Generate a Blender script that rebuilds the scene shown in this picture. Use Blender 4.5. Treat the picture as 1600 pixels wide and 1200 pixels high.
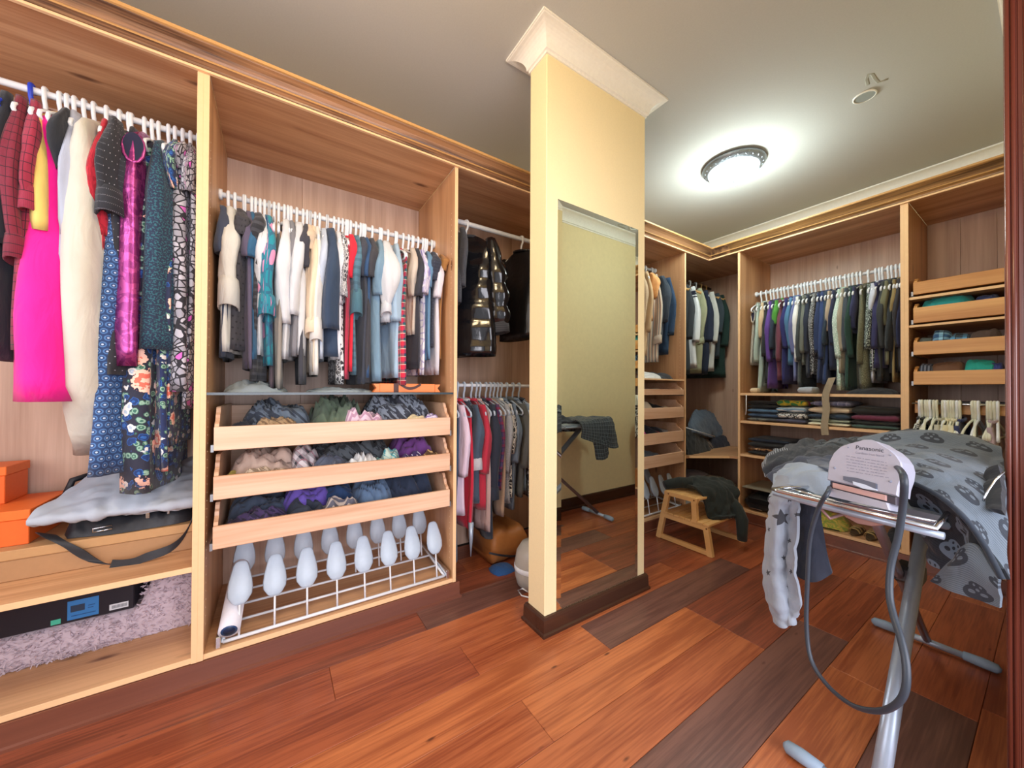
import bpy, bmesh, math, random
import numpy as np
from mathutils import Vector, Matrix, noise as mn
PI = math.pi
for o in list(bpy.data.objects): bpy.data.objects.remove(o)
SC = bpy.context.scene
COL = SC.collection
R = random.Random(7)

# ------------------------------------------------------------------ camera
H, FPX, YAW, PITCH, ROLL, CY = 1.12, 562.44, .9896, .0077, .0049, 604.38
hv = Vector((-math.sin(YAW)*math.cos(PITCH), math.cos(YAW)*math.cos(PITCH), math.sin(PITCH)))
rv = Vector((math.cos(YAW), math.sin(YAW), 0)); uv_ = rv.cross(hv)
R2 = math.cos(ROLL)*rv + math.sin(ROLL)*uv_; U2 = -math.sin(ROLL)*rv + math.cos(ROLL)*uv_
EYE = Vector((0, 0, H))
cd = bpy.data.cameras.new('camera'); cam = bpy.data.objects.new('camera', cd); COL.objects.link(cam)
cd.sensor_fit = 'HORIZONTAL'; cd.sensor_width = 36; cd.lens = FPX/1600*36; cd.shift_y = (CY-600)/1600
cd.clip_start = .02
m = Matrix((R2, U2, -hv)).transposed().to_4x4(); m.translation = EYE
cam.matrix_world = m
SC.camera = cam

def at(px, py, ax, val):
    """point where the surveyed sight line meets a real plane of the room"""
    d = hv + R2*((px-800)/FPX) - U2*((py-CY)/FPX)
    i = 'xyz'.index(ax)
    return EYE + d*((val-EYE[i])/d[i])

# ------------------------------------------------------------------ light and exposure
SC.view_settings.view_transform = 'Standard'; SC.view_settings.look = 'None'
SC.view_settings.gamma = 1; SC.view_settings.use_curve_mapping = False
SC.view_settings.exposure = 0.0
w = bpy.data.worlds.new('world'); SC.world = w; w.use_nodes = True
w.node_tree.nodes['Background'].inputs[0].default_value = (.92, .93, 1, 1)
w.node_tree.nodes['Background'].inputs[1].default_value = .9
def area(name, loc, aim, sx, sy, e, col):
    l = bpy.data.lights.new(name, 'AREA'); l.shape = 'RECTANGLE'; l.size = sx; l.size_y = sy; l.energy = e; l.color = col
    o = bpy.data.objects.new(name, l); COL.objects.link(o); o.location = loc
    o.rotation_euler = (Vector(aim)-Vector(loc)).to_track_quat('-Z', 'Y').to_euler(); return o
def point(name, loc, e, col, r=.1):
    l = bpy.data.lights.new(name, 'POINT'); l.energy = e; l.color = col; l.shadow_soft_size = r
    o = bpy.data.objects.new(name, l); COL.objects.link(o); o.location = loc; return o
area('hall_fill', (2.7, .45, 1.45), (-2.0, .5, 1.15), 3.0, 2.4, 165, (.94, .92, 1))  # added fill lamp in the hall behind the camera, source unseen
area('front_fill', (-1.0, -1.75, 1.6), (-1.1, 1.0, 1.1), 1.6, 1.6, 32, (.95, .94, 1))  # added cool fill lamp in front of the assumed, unseen window
point('assumed_near_lamp_light', (-.75, .2, 2.50), 24, (1, .74, .42), .12)  # assumed warm lamp out of view, inferred from the yellow light on the pier
point('far_lamp_light', (-1.30, 2.77, 2.50), 27, (.88, 1, .95), .14)

# ------------------------------------------------------------------ helpers: objects
def props(o, label=None, cat=None, group=None, kind=None):
    if label: o['label'] = label
    if cat: o['category'] = cat
    if group: o['group'] = group
    if kind: o['kind'] = kind
    return o
def thing(name, label, cat, loc=(0, 0, 0), rz=0, group=None):
    o = bpy.data.objects.new(name, None); o.empty_display_size = .05; COL.objects.link(o)
    o.location = loc; o.rotation_euler = (0, 0, rz)
    return props(o, label, cat, group)
class MB:
    def __init__(s): s.v = []; s.f = []; s.uv = []; s.sm = []
    def add(s, vs, fs, uvs=None, smooth=False):
        b = len(s.v); s.v += [tuple(p) for p in vs]
        for k, f in enumerate(fs):
            s.f.append(tuple(b+i for i in f)); s.sm.append(smooth)
            s.uv.append([uvs[i] for i in f] if uvs else [(0, 0)]*len(f))
        return s
    def box(s, x0, x1, y0, y1, z0, z1, b=0):
        if x1 < x0: x0, x1 = x1, x0
        if y1 < y0: y0, y1 = y1, y0
        if b <= 0:
            v = [(x, y, z) for x in (x0, x1) for y in (y0, y1) for z in (z0, z1)]
            return s.add(v, [(0, 1, 3, 2), (4, 6, 7, 5), (0, 4, 5, 1), (2, 3, 7, 6), (0, 2, 6, 4), (1, 5, 7, 3)])
        bm = bmesh.new(); bmesh.ops.create_cube(bm, size=1)
        for q in bm.verts: q.co = Vector((x0+(q.co.x+.5)*(x1-x0), y0+(q.co.y+.5)*(y1-y0), z0+(q.co.z+.5)*(z1-z0)))
        bmesh.ops.bevel(bm, geom=bm.edges[:], offset=b, segments=1, affect='EDGES')
        bm.verts.index_update(); vs = [q.co[:] for q in bm.verts]; fs = [[q.index for q in f.verts] for f in bm.faces]; bm.free()
        return s.add(vs, fs)
    def grid(s, P, close_u=False, cap0=False, cap1=False, uv=None, smooth=True):
        """P[row][col] points; close_u joins last col to first"""
        n, mcol = len(P), len(P[0]); vs = [p for r in P for p in r]; fs = []
        uvs = [u for r in uv for u in r] if uv else None
        for i in range(n-1):
            for j in range(mcol if close_u else mcol-1):
                k = (j+1) % mcol
                fs.append((i*mcol+j, i*mcol+k, (i+1)*mcol+k, (i+1)*mcol+j))
        if cap0: fs.append(tuple(range(mcol))[::-1])
        if cap1: fs.append(tuple((n-1)*mcol+j for j in range(mcol)))
        return s.add(vs, fs, uvs, smooth)
    def tube(s, pts, r, n=8, caps=True, flat=1.0):
        P = [Vector(p) for p in pts]; rows = []
        rr = r if isinstance(r, (list, tuple)) else [r]*len(P)
        ref = None
        for i, p in enumerate(P):
            t = (P[min(i+1, len(P)-1)]-P[max(i-1, 0)]).normalized()
            if ref is None: ref = Vector((0, 0, 1)) if abs(t.z) < .9 else Vector((1, 0, 0))
            a = t.cross(ref).normalized(); b = a.cross(t).normalized(); ref = b
            rows.append([p + (a*math.cos(q)*flat+b*math.sin(q))*rr[i] for q in [2*PI*k/n for k in range(n)]])
        return s.grid([[tuple(q) for q in row] for row in rows], True, caps, caps)
    def lathe(s, prof, c, n=32):
        rows = [[(c[0]+r*math.cos(2*PI*k/n), c[1]+r*math.sin(2*PI*k/n), c[2]+z) for k in range(n)] for r, z in prof]
        return s.grid(rows, True)
    def prism(s, poly, axis, a0, a1):
        """poly of 2D points in the plane across axis, extruded from a0 to a1"""
        def mk(p, a): return {'x': (a, p[0], p[1]), 'y': (p[0], a, p[1]), 'z': (p[0], p[1], a)}[axis]
        n = len(poly); vs = [mk(p, a0) for p in poly]+[mk(p, a1) for p in poly]
        fs = [tuple(range(n))[::-1], tuple(range(n, 2*n))]+[(i, (i+1) % n, n+(i+1) % n, n+i) for i in range(n)]
        return s.add(vs, fs)
    def sweep(s, prof, path, closed=False, smooth=False):
        """prof (out, z) swept along a 2D path with mitred corners, out = right-hand side"""
        n = len(path); rows = []
        for i in range(n):
            def d(a, b): return (Vector(path[b])-Vector(path[a])).normalized()
            if closed: d0, d1 = d(i-1, i), d(i, (i+1) % n)
            else: d0 = d(max(i-1, 0), max(i, 1)); d1 = d(min(i, n-2), min(i+1, n-1))
            n0, n1 = Vector((d0.y, -d0.x)), Vector((d1.y, -d1.x)); mm = (n0+n1)/(1+n0.dot(n1))
            rows.append([(path[i][0]+o*mm.x, path[i][1]+o*mm.y, z) for o, z in prof])
        if closed: rows.append(rows[0])
        return s.grid(rows, True, not closed, not closed, smooth=smooth)
    def mesh(s, name, mat):
        me = bpy.data.meshes.new(name); me.from_pydata(s.v, [], s.f)
        ul = me.uv_layers.new(name='UVMap')
        flat = [c for f in s.uv for u in f for c in u]; ul.data.foreach_set('uv', flat)
        me.polygons.foreach_set('use_smooth', s.sm)
        for mm in (mat if isinstance(mat, list) else [mat]): me.materials.append(mm)
        me.update(); return me
def link(name, mb, mat, parent=None, **kw):
    me = mb.mesh(name, mat); bm = bmesh.new(); bm.from_mesh(me); bmesh.ops.recalc_face_normals(bm, faces=bm.faces[:]); bm.to_mesh(me); bm.free()
    o = bpy.data.objects.new(name, me); COL.objects.link(o)
    if parent is not None:
        o.parent = parent
        if parent.type == 'EMPTY': o.matrix_parent_inverse = (Matrix.Translation(parent.location) @ Matrix.Rotation(parent.rotation_euler.z, 4, 'Z')).inverted()
    return props(o, **kw)
def llink(name, mb, mat, parent, **kw):
    """same, for meshes already written in the parent's own frame"""
    me = mb.mesh(name, mat); bm = bmesh.new(); bm.from_mesh(me); bmesh.ops.recalc_face_normals(bm, faces=bm.faces[:]); bm.to_mesh(me); bm.free()
    o = bpy.data.objects.new(name, me); COL.objects.link(o); o.parent = parent
    return props(o, **kw)
def copy_tree(o, parent=None):
    c = o.copy(); COL.objects.link(c)
    if parent is not None: c.parent = parent
    for ch in list(o.children): copy_tree(ch, c)
    return c

# ------------------------------------------------------------------ helpers: materials
def lin(h):
    h = h.lstrip('#'); o = []
    for i in (0, 2, 4):
        c = int(h[i:i+2], 16)/255; o.append(c/12.92 if c <= .04045 else ((c+.055)/1.055)**2.4)
    return (*o, 1)
class X:
    """tiny expression layer over Math nodes"""
    def __init__(s, nt, v): s.nt = nt; s.v = v
    def _m(s, op, *a):
        n = s.nt.nodes.new('ShaderNodeMath'); n.operation = op
        for i, q in enumerate((s,)+a):
            q = q.v if isinstance(q, X) else q
            if isinstance(q, (int, float)): n.inputs[i].default_value = q
            else: s.nt.links.new(q, n.inputs[i])
        return X(s.nt, n.outputs[0])
    def __add__(s, o): return s._m('ADD', o)
    def __sub__(s, o): return s._m('SUBTRACT', o)
    def __mul__(s, o): return s._m('MULTIPLY', o)
    def __truediv__(s, o): return s._m('DIVIDE', o)
    def lt(s, o): return s._m('LESS_THAN', o)
    def gt(s, o): return s._m('GREATER_THAN', o)
    def mod(s, o): return s._m('FLOORED_MODULO', o)
    def abs(s): return s._m('ABSOLUTE')
    def floor(s): return s._m('FLOOR')
    def mx(s, o): return s._m('MAXIMUM', o)
    def sin(s): return s._m('SINE')
    def cos(s): return s._m('COSINE')
    def sq(s): return s*s
MATS = {}
def newmat(name):
    mt = bpy.data.materials.new(name); mt.use_nodes = True; return mt, mt.node_tree, mt.node_tree.nodes['Principled BSDF']
def mixc(nt, fac, a, b):
    n = nt.nodes.new('ShaderNodeMix'); n.data_type = 'RGBA'
    for i, q in ((0, fac), (6, a), (7, b)):
        q = q.v if isinstance(q, X) else q
        if isinstance(q, (tuple, float, int)): n.inputs[i].default_value = q
        else: nt.links.new(q, n.inputs[i])
    return n.outputs[2]
def plain(name, col, rough=.5, metal=0, trans=0, ior=1.45, emit=0, bump=0, bscale=60, alpha=1, coat=0):
    if name in MATS: return MATS[name]
    mt, nt, p = newmat(name); p.inputs['Base Color'].default_value = lin(col); p.inputs['Roughness'].default_value = rough
    p.inputs['Metallic'].default_value = metal; p.inputs['Transmission Weight'].default_value = trans; p.inputs['IOR'].default_value = ior
    p.inputs['Coat Weight'].default_value = coat
    if emit: p.inputs['Emission Color'].default_value = lin(col); p.inputs['Emission Strength'].default_value = emit
    tc = nt.nodes.new('ShaderNodeTexCoord'); nz = nt.nodes.new('ShaderNodeTexNoise'); nz.inputs['Scale'].default_value = bscale
    nt.links.new(tc.outputs['Object'], nz.inputs['Vector'])
    c = lin(col); nt.links.new(mixc(nt, nz.outputs[0], tuple(q*.94 for q in c[:3])+(1,), tuple(min(1, q*1.05) for q in c[:3])+(1,)), p.inputs['Base Color'])
    if bump:
        b = nt.nodes.new('ShaderNodeBump'); b.inputs['Strength'].default_value = bump; b.inputs['Distance'].default_value = .004
        nt.links.new(nz.outputs[0], b.inputs['Height']); nt.links.new(b.outputs[0], p.inputs['Normal'])
    MATS[name] = mt; return mt
def wood(name, axis, light, dark, knot='#5a3423', rough=.42, sc=1.0, contrast=1.0, knots=.1, coat=0, fine=.9):
    if name in MATS: return MATS[name]
    mt, nt, p = newmat(name); L = nt.links.new
    tc = nt.nodes.new('ShaderNodeTexCoord'); oi = nt.nodes.new('ShaderNodeObjectInfo')
    ad = nt.nodes.new('ShaderNodeVectorMath'); ad.operation = 'MULTIPLY_ADD'; ad.inputs[1].default_value = (1, 1, 1)
    off = nt.nodes.new('ShaderNodeVectorMath'); off.operation = 'SCALE'; off.inputs[0].default_value = (3.1, 5.3, 4.7); L(oi.outputs['Random'], off.inputs['Scale'])
    L(tc.outputs['Object'], ad.inputs[0]); L(off.outputs[0], ad.inputs[2])
    def stretched(along, across):
        mp = nt.nodes.new('ShaderNodeMapping'); s = [across*sc]*3; s['xyz'.index(axis)] = along*sc; mp.inputs['Scale'].default_value = s
        L(ad.outputs[0], mp.inputs['Vector']); return mp.outputs[0]
    n1 = nt.nodes.new('ShaderNodeTexNoise'); n1.inputs['Scale'].default_value = 1; n1.inputs['Detail'].default_value = 4; n1.inputs['Distortion'].default_value = .4; L(stretched(.7, 11), n1.inputs['Vector'])
    n2 = nt.nodes.new('ShaderNodeTexNoise'); n2.inputs['Scale'].default_value = 1; n2.inputs['Detail'].default_value = 3; L(stretched(3, 90), n2.inputs['Vector'])
    vo = nt.nodes.new('ShaderNodeTexVoronoi'); vo.inputs['Scale'].default_value = 1; L(stretched(2.2, 6.5), vo.inputs['Vector'])
    a, b, d = X(nt, n1.outputs[0]), X(nt, n2.outputs[0]), X(nt, vo.outputs['Distance'])
    f = (a-.5)*(2.4*contrast)+(b-.5)*(fine*contrast)+.5
    cr = nt.nodes.new('ShaderNodeValToRGB'); cr.color_ramp.elements[0].color = lin(dark); cr.color_ramp.elements[1].color = lin(light); L(f.v, cr.inputs[0])
    k = nt.nodes.new('ShaderNodeMapRange'); k.inputs[1].default_value = knots; k.inputs[2].default_value = knots*.35; L(d.v, k.inputs[0])
    kk = X(nt, k.outputs[0])*(.85 if knots > 0 else 0)
    L(mixc(nt, kk, cr.outputs[0], lin(knot)), p.inputs['Base Color'])
    p.inputs['Roughness'].default_value = rough; p.inputs['Coat Weight'].default_value = coat; p.inputs['Coat Roughness'].default_value = .25
    bp = nt.nodes.new('ShaderNodeBump'); bp.inputs['Strength'].default_value = .12; bp.inputs['Distance'].default_value = .002; L(b.v, bp.inputs['Height']); L(bp.outputs[0], p.inputs['Normal'])
    MATS[name] = mt; return mt
def cloth(col, pat='solid', c2=None, c3=None, c4=None, sc=1.0, rough=.88, metal=0, sheen=.12):
    key = ('cloth', col, pat, c2, c3, c4, sc, rough, metal)
    if key in MATS: return MATS[key]
    mt, nt, p = newmat('cloth'); L = nt.links.new
    tc = nt.nodes.new('ShaderNodeTexCoord'); sp = nt.nodes.new('ShaderNodeSeparateXYZ'); L(tc.outputs['UV'], sp.inputs[0])
    u, v = X(nt, sp.outputs[0]), X(nt, sp.outputs[1])
    nz = nt.nodes.new('ShaderNodeTexNoise'); nz.inputs['Scale'].default_value = 7; nz.inputs['Detail'].default_value = 5; L(tc.outputs['Object'], nz.inputs['Vector'])
    fine = nt.nodes.new('ShaderNodeTexNoise'); fine.inputs['Scale'].default_value = 420; L(tc.outputs['UV'], fine.inputs['Vector'])
    c = lin(col); base = mixc(nt, nz.outputs[0], tuple(q*.86 for q in c[:3])+(1,), tuple(min(1, q*1.12+.004) for q in c[:3])+(1,))
    A = lin(c2) if c2 else c; B = lin(c3) if c3 else A; D = lin(c4) if c4 else B
    rg = rough
    def vor(scale, out='Distance', rnd=1.0, feat='F1'):
        n = nt.nodes.new('ShaderNodeTexVoronoi'); n.feature = feat; n.inputs['Scale'].default_value = scale*sc; n.inputs['Randomness'].default_value = rnd; L(tc.outputs['UV'], n.inputs['Vector']); return n
    if pat == 'plaid':
        P = .045/sc
        s1 = (u.mod(P)).lt(P*.36); s2 = (v.mod(P)).lt(P*.36)
        base = mixc(nt, (s1+s2)*.5, base, A)
        t1 = ((u+P*.62).mod(P)).lt(P*.07).mx(((v+P*.62).mod(P)).lt(P*.07)); base = mixc(nt, t1*.85, base, B)
        if c4: t2 = ((u+P*.8).mod(P)).lt(P*.06).mx(((v+P*.8).mod(P)).lt(P*.06)); base = mixc(nt, t2*.8, base, D)
    elif pat == 'grid':
        P = .03/sc; base = mixc(nt, (u.mod(P)).lt(P*.09).mx((v.mod(P)).lt(P*.09)), base, A)
    elif pat == 'stripe':
        P = .03/sc; base = mixc(nt, (u.mod(P)).lt(P*.5), base, A)
        if c3: base = mixc(nt, ((u+P*.6).mod(P)).lt(P*.14), base, B)
    elif pat == 'hstripe':
        P = .09/sc; base = mixc(nt, (v.mod(P)).lt(P*.4), base, A)
        if c3: base = mixc(nt, ((v+P*.7).mod(P)).lt(P*.2), base, B)
    elif pat == 'band':          # one or two bands across the chest
        base = mixc(nt, (v.gt(.16))*(v.lt(.20)), base, A); base = mixc(nt, (v.gt(.21))*(v.lt(.225)), base, A)
    elif pat == 'dots':
        P = .022/sc; row = (v/P).floor(); uu = (u+row*(P*.5)).mod(P)-P*.5; vv = v.mod(P)-P*.5
        base = mixc(nt, (uu.sq()+vv.sq()).lt((P*(.07 if c3 else .16))**2), base, A)
    elif pat == 'geo':
        P = .024/sc; row = (v/P).floor(); uu = (u+row*(P*.5)).mod(P)-P*.5; vv = v.mod(P)-P*.5; q = uu.sq()+vv.sq()
        base = mixc(nt, (q.lt((P*.42)**2))*(q.gt((P*.27)**2)), base, A); base = mixc(nt, q.lt((P*.13)**2), base, B)
    elif pat == 'blotch':        # hearts, leopard, camouflage
        vo = vor(26); e = vor(26, feat='DISTANCE_TO_EDGE')
        cr = nt.nodes.new('ShaderNodeValToRGB'); cr.color_ramp.interpolation = 'CONSTANT'; cr.color_ramp.elements[0].color = A
        for pos, cc in ((.45, A), (.72, B), (.88, D)): el = cr.color_ramp.elements.new(pos); el.color = cc
        s2 = nt.nodes.new('ShaderNodeSeparateColor'); L(vo.outputs['Color'], s2.inputs[0]); L(s2.outputs[0], cr.inputs[0])
        base = mixc(nt, X(nt, e.outputs['Distance']).gt(.09), base, cr.outputs[0])
    elif pat == 'floral':
        def roses(scale, rad, cA, cB, base, ofs):
            mp = nt.nodes.new('ShaderNodeMapping'); mp.inputs['Location'].default_value = (ofs, ofs*.7, 0); L(tc.outputs['UV'], mp.inputs['Vector'])
            n = nt.nodes.new('ShaderNodeTexVoronoi'); n.inputs['Scale'].default_value = scale*sc; n.inputs['Randomness'].default_value = .8; L(mp.outputs[0], n.inputs['Vector'])
            d = X(nt, n.outputs['Distance'])+(X(nt, nz2.outputs[0])-.5)*.35
            ring = (d*26).sin()
            colr = mixc(nt, ring.gt(.1), cA, cB)
            return mixc(nt, d.lt(rad), base, colr)
        nz2 = nt.nodes.new('ShaderNodeTexNoise'); nz2.inputs['Scale'].default_value = 60*sc; L(tc.outputs['UV'], nz2.inputs['Vector'])
        base = roses(34, .42, lin('#3a6b5c'), lin('#8fb3a0'), base, 1.3)
        base = roses(24, .40, B, lin('#15356e'), base, 2.7)
        base = roses(17, .26, lin('#e8e2dc'), lin('#aebfd0'), base, .4)
        base = roses(8.5, .36, A, D, base, 5.1)
    elif pat == 'speckle':
        n = nt.nodes.new('ShaderNodeTexNoise'); n.inputs['Scale'].default_value = 260*sc; L(tc.outputs['UV'], n.inputs['Vector'])
        base = mixc(nt, X(nt, n.outputs[0]).gt(.54), base, A)
    elif pat == 'sequin':
        vo = vor(150); s2 = nt.nodes.new('ShaderNodeSeparateColor'); L(vo.outputs['Color'], s2.inputs[0])
        base = mixc(nt, s2.outputs[0], base, A); L((X(nt, s2.outputs[1])*.5+.15).v, p.inputs['Roughness']); rg = None; metal = max(metal, .5)
    elif pat == 'crinkle':
        n = nt.nodes.new('ShaderNodeTexNoise'); n.inputs['Scale'].default_value = 26*sc; n.inputs['Detail'].default_value = 6; n.inputs['Distortion'].default_value = 1.5; L(tc.outputs['UV'], n.inputs['Vector'])
        base = mixc(nt, X(nt, n.outputs[0]).gt(.5), base, A)
    elif pat == 'skull':
        PU, PV = .080, .062; row = (v/PV).floor(); uu = (u+row*(PU*.5)).mod(PU)-PU*.5; vv = v.mod(PV)-PV*.5
        def el(cx, cy, a, b): return (((uu-cx)/a).sq()+((vv-cy)/b).sq()).lt(1)
        uu = uu*1.42; vv = vv*1.42; head = el(0, .006, .031, .024).mx(el(0, -.018, .019, .012))
        hole = el(-.012, .004, .0075, .006).mx(el(.012, .004, .0075, .006)).mx(el(0, -.007, .004, .005)).mx(el(-.007, -.02, .0028, .004)).mx(el(.007, -.02, .0028, .004))
        knit = (v*1400).sin(); base = mixc(nt, knit.gt(.2), base, B)
        ring = head*(hole*-1+1); base = mixc(nt, ring*.92, base, A)
    elif pat == 'star':
        P = .155; row = (v/P).floor()
        def star(u0, v0, Rr, base):
            a, b = u-u0, v-v0; r = (a.sq()+b.sq())._m('SQRT'); th = a._m('ARCTAN2', b)
            seg = 2*PI/5; al = ((th+.35+seg*10).mod(seg)-seg/2).abs()*-1+seg/2; r0 = Rr*.42
            bd = X(nt, 0.0)._m('ADD', Rr*r0*math.sin(PI/5))/(al.sin()*(Rr-r0*math.cos(PI/5))+al.cos()*(r0*math.sin(PI/5)))
            return mixc(nt, r.lt(bd), base, A)
        for q in ((.055, .07, .011), (.05, .135, .026), (.085, .2, .009), (.02, .175, .009), (.06, .25, .009), (.1, .29, .009), (.025, .3, .01), (.11, .12, .01), (.075, .33, .008), (.14, .25, .012), (.13, .05, .012), (.0, .08, .012)): base = star(*q, base)
    L(base, p.inputs['Base Color'])
    if rg is not None: p.inputs['Roughness'].default_value = rg
    p.inputs['Metallic'].default_value = metal; p.inputs['Sheen Weight'].default_value = sheen if rough > .6 else 0; p.inputs['Sheen Roughness'].default_value = .5
    bp = nt.nodes.new('ShaderNodeBump'); bp.inputs['Strength'].default_value = .25; bp.inputs['Distance'].default_value = .002; L(fine.outputs[0], bp.inputs['Height'])
    wr = nt.nodes.new('ShaderNodeTexNoise'); wr.inputs['Scale'].default_value = 14; wr.inputs['Detail'].default_value = 3; wr.inputs['Distortion'].default_value = .8
    mp = nt.nodes.new('ShaderNodeMapping'); mp.inputs['Scale'].default_value = (1, 1, .35); L(tc.outputs['Object'], mp.inputs['Vector']); L(mp.outputs[0], wr.inputs['Vector'])
    b2 = nt.nodes.new('ShaderNodeBump'); b2.inputs['Strength'].default_value = .5; b2.inputs['Distance'].default_value = .02; L(wr.outputs[0], b2.inputs['Height']); L(bp.outputs[0], b2.inputs['Normal'])
    L(b2.outputs[0], p.inputs['Normal'])
    MATS[key] = mt; return mt

WL, WD = '#dbac80', '#b4835c'
wV = wood('wood_vertical_grain', 'z', WL, WD)
wB = wood('wood_back_panel', 'z', '#d4b6a2', '#b0907c', knots=.06)
wY = wood('wood_grain_along_left', 'y', WL, '#a8734b', knots=.12)
wX = wood('wood_grain_along_back', 'x', WL, '#a8734b', knots=.12)
dY = wood('pine_drawer_left', 'y', '#e9c4a6', '#cc9c7a', '#7a4a44', knots=.12)
dX = wood('pine_drawer_back', 'x', '#e0aa6a', '#c08345', '#7a4a34', knots=.08)
edge = plain('pale_edge_banding', '#ecc394', .5)
crownA = wood('crown_wood_left', 'y', '#bf8f62', '#84583b', rough=.35, knots=.1, contrast=1.4)
crownB = wood('crown_wood_back', 'x', '#b98c58', '#7d5636', rough=.35, knots=.1, contrast=1.2)
base_brown = wood('brown_plinth_wood', 'y', '#85513f', '#643a2e', rough=.28, knots=0, contrast=.6)
base_dark = wood('dark_baseboard_wood', 'y', '#4e3226', '#37221a', rough=.22, knots=0, contrast=.5)
stoolw = wood('bamboo_stool', 'x', '#f0c486', '#d9a566', rough=.4, knots=0, contrast=.5)
wall_paint = plain('cream_wall_paint', '#f1dfb0', .75, bump=.05, bscale=180)
ceil_paint = plain('ceiling_paint', '#bfbfbb', .85, bump=.04, bscale=150)
trim_paint = plain('white_trim_paint', '#f2efe6', .5)
plastic = plain('white_hanger_plastic', '#e9eef4', .35)
plastic_blue = plain('blue_hanger_plastic', '#2b45c8', .35)
plastic_grey = plain('blue_grey_hanger_plastic', '#b9c7d8', .35)
white_metal = plain('white_enamel_metal', '#dfe3ea', .35)
chrome = plain('chrome', '#d8dce2', .18, 1)
brushed = plain('brushed_steel', '#c2c2c4', .3, 1)
silver_paint = plain('silver_paint', '#a9b6c8', .35, .4)
frost = plain('frosted_shoe_plastic', '#c6d8ea', .3)
frost.node_tree.nodes['Principled BSDF'].inputs['Alpha'].default_value = .72
glass = plain('clear_glass', '#dff0ee', .03, trans=1)
blackp = plain('black_plastic', '#17181c', .35)
steel_dark = plain('dark_steel', '#4a4d52', .35, .8)

# ------------------------------------------------------------------ the room
XL, XR, YB, YF, ZC = -2.42, -.05, 4.07, -1.95, 2.7675
FRX, FRY = -1.79, 3.355          # cabinet front planes of the left and back runs
def struct(name, mb, mat, parent=None, **kw): return link(name, mb, mat, parent, kind=('structure' if parent is None else None), **kw)
fl = thing('floor', None, None); del_ = fl
fl['kind'] = 'structure'
tones = [('#b96a40', '#92492a'), ('#a85a38', '#824028'), ('#965038', '#703b2a'), ('#7c5448', '#603e36'), ('#c57545', '#9e5430')]
fm = [wood('floor_plank_%d' % i, 'y', a, b, '#4a1d10', rough=.34, sc=1.6, contrast=1.3, knots=.07, coat=.2, fine=2.0) for i, (a, b) in enumerate(tones)]
cuts = {2: [(-1.457-.183, None)]}
# each board row: x of its left seam, list of (end y, tone)
rows = {
 -2.353: [(-.9, 1), (.5, 0), (1.7, 2), (3.0, 1), (4.1, 0)], -2.17: [(-.4, 2), (1.0, 1), (2.4, 0), (3.3, 2), (4.1, 1)],
 -1.987: [(-1.1, 0), (.2, 1), (1.5, 2), (2.7, 3), (4.1, 1)], -1.803: [(-.8, 1), (.6, 2), (1.9, 3), (2.9, 2), (4.1, 2)],
 -1.62: [(-1.0, 1), (.19, 1), (1.45, 0), (2.6, 2), (3.3, 1), (4.1, 2)], -1.437: [(-.5, 0), (.68, 1), (2.1, 0), (3.0, 1), (4.1, 2)],
 -1.254: [(-1.2, 2), (.05, 1), (1.22, 4), (2.5, 3), (3.4, 1), (4.1, 0)], -1.071: [(-.6, 1), (.75, 0), (1.78, 4), (2.6, 2), (3.3, 1), (4.1, 2)],
 -.888: [(-.9, 0), (.4, 4), (1.78, 0), (2.85, 2), (3.6, 1), (4.1, 1)], -.705: [(-1.2, 4), (.3, 1), (2.15, 3), (2.9, 1), (4.1, 0)],
 -.522: [(-.6, 0), (.9, 1), (1.9, 4), (2.8, 0), (3.5, 1), (4.1, 1)], -.339: [(-1.0, 1), (.7, 2), (2.0, 3), (3.1, 1), (4.1, 0)],
 -.156: [(-.4, 2), (.95, 1), (2.1, 0), (4.1, 1)], .027: [(-.9, 1), (.55, 0), (1.5, 2)], .21: [(-.2, 0), (1.1, 3), (1.5, 1)], .393: [(-1.2, 1), (.5, 0), (1.5, 2)], .576: [(-.7, 0), (.9, 2), (1.5, 1)]}
for x0, segs in rows.items():
    y = -1.94 if x0 < -.2 else (-1.94 if x0 < -.1 else -1.5)
    for y1, tn in segs:
        mb = MB(); mb.box(x0+.0006, x0+.1824, y+.0006, y1-.0006, -.018, 0, .0012)
        link('plank', mb, fm[tn], fl); y = y1
sub = MB(); sub.box(XL-.1, .8, YF-.1, YB+.1, -.05, -.0185); link('underlay', sub, plain('subfloor', '#3a2018', .8), fl)
c = MB(); c.box(XL-.1, .9, YF-.1, YB+.1, ZC, ZC+.1); struct('ceiling', c, ceil_paint)
c = MB(); c.box(XL-.1, XL, YF, YB, 0, ZC); struct('wall_left', c, wall_paint)
c = MB(); c.box(XL-.1, .1, YB, YB+.1, 0, ZC); struct('wall_back', c, wall_paint)
c = MB(); c.box(XL-.1, -1.9, YF-.1, YF, 0, ZC); c.box(-.35, .1, YF-.1, YF, 0, ZC); c.box(-1.9, -.35, YF-.1, YF, 2.4, ZC); c.box(-1.9, -.35, YF-.1, YF, 0, .5); struct('wall_front', c, wall_paint)  # opening left for the assumed window
DY0, DY1, DZ = -.62, 1.415, 2.14     # doorway the photographer stands in
c = MB(); c.box(XR, XR+.14, YF, DY0, 0, ZC); c.box(XR, XR+.14, DY1+.02, YB, 0, ZC); c.box(XR, XR+.14, DY0, DY1+.02, DZ+.02, ZC); struct('wall_right', c, wall_paint)
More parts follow.
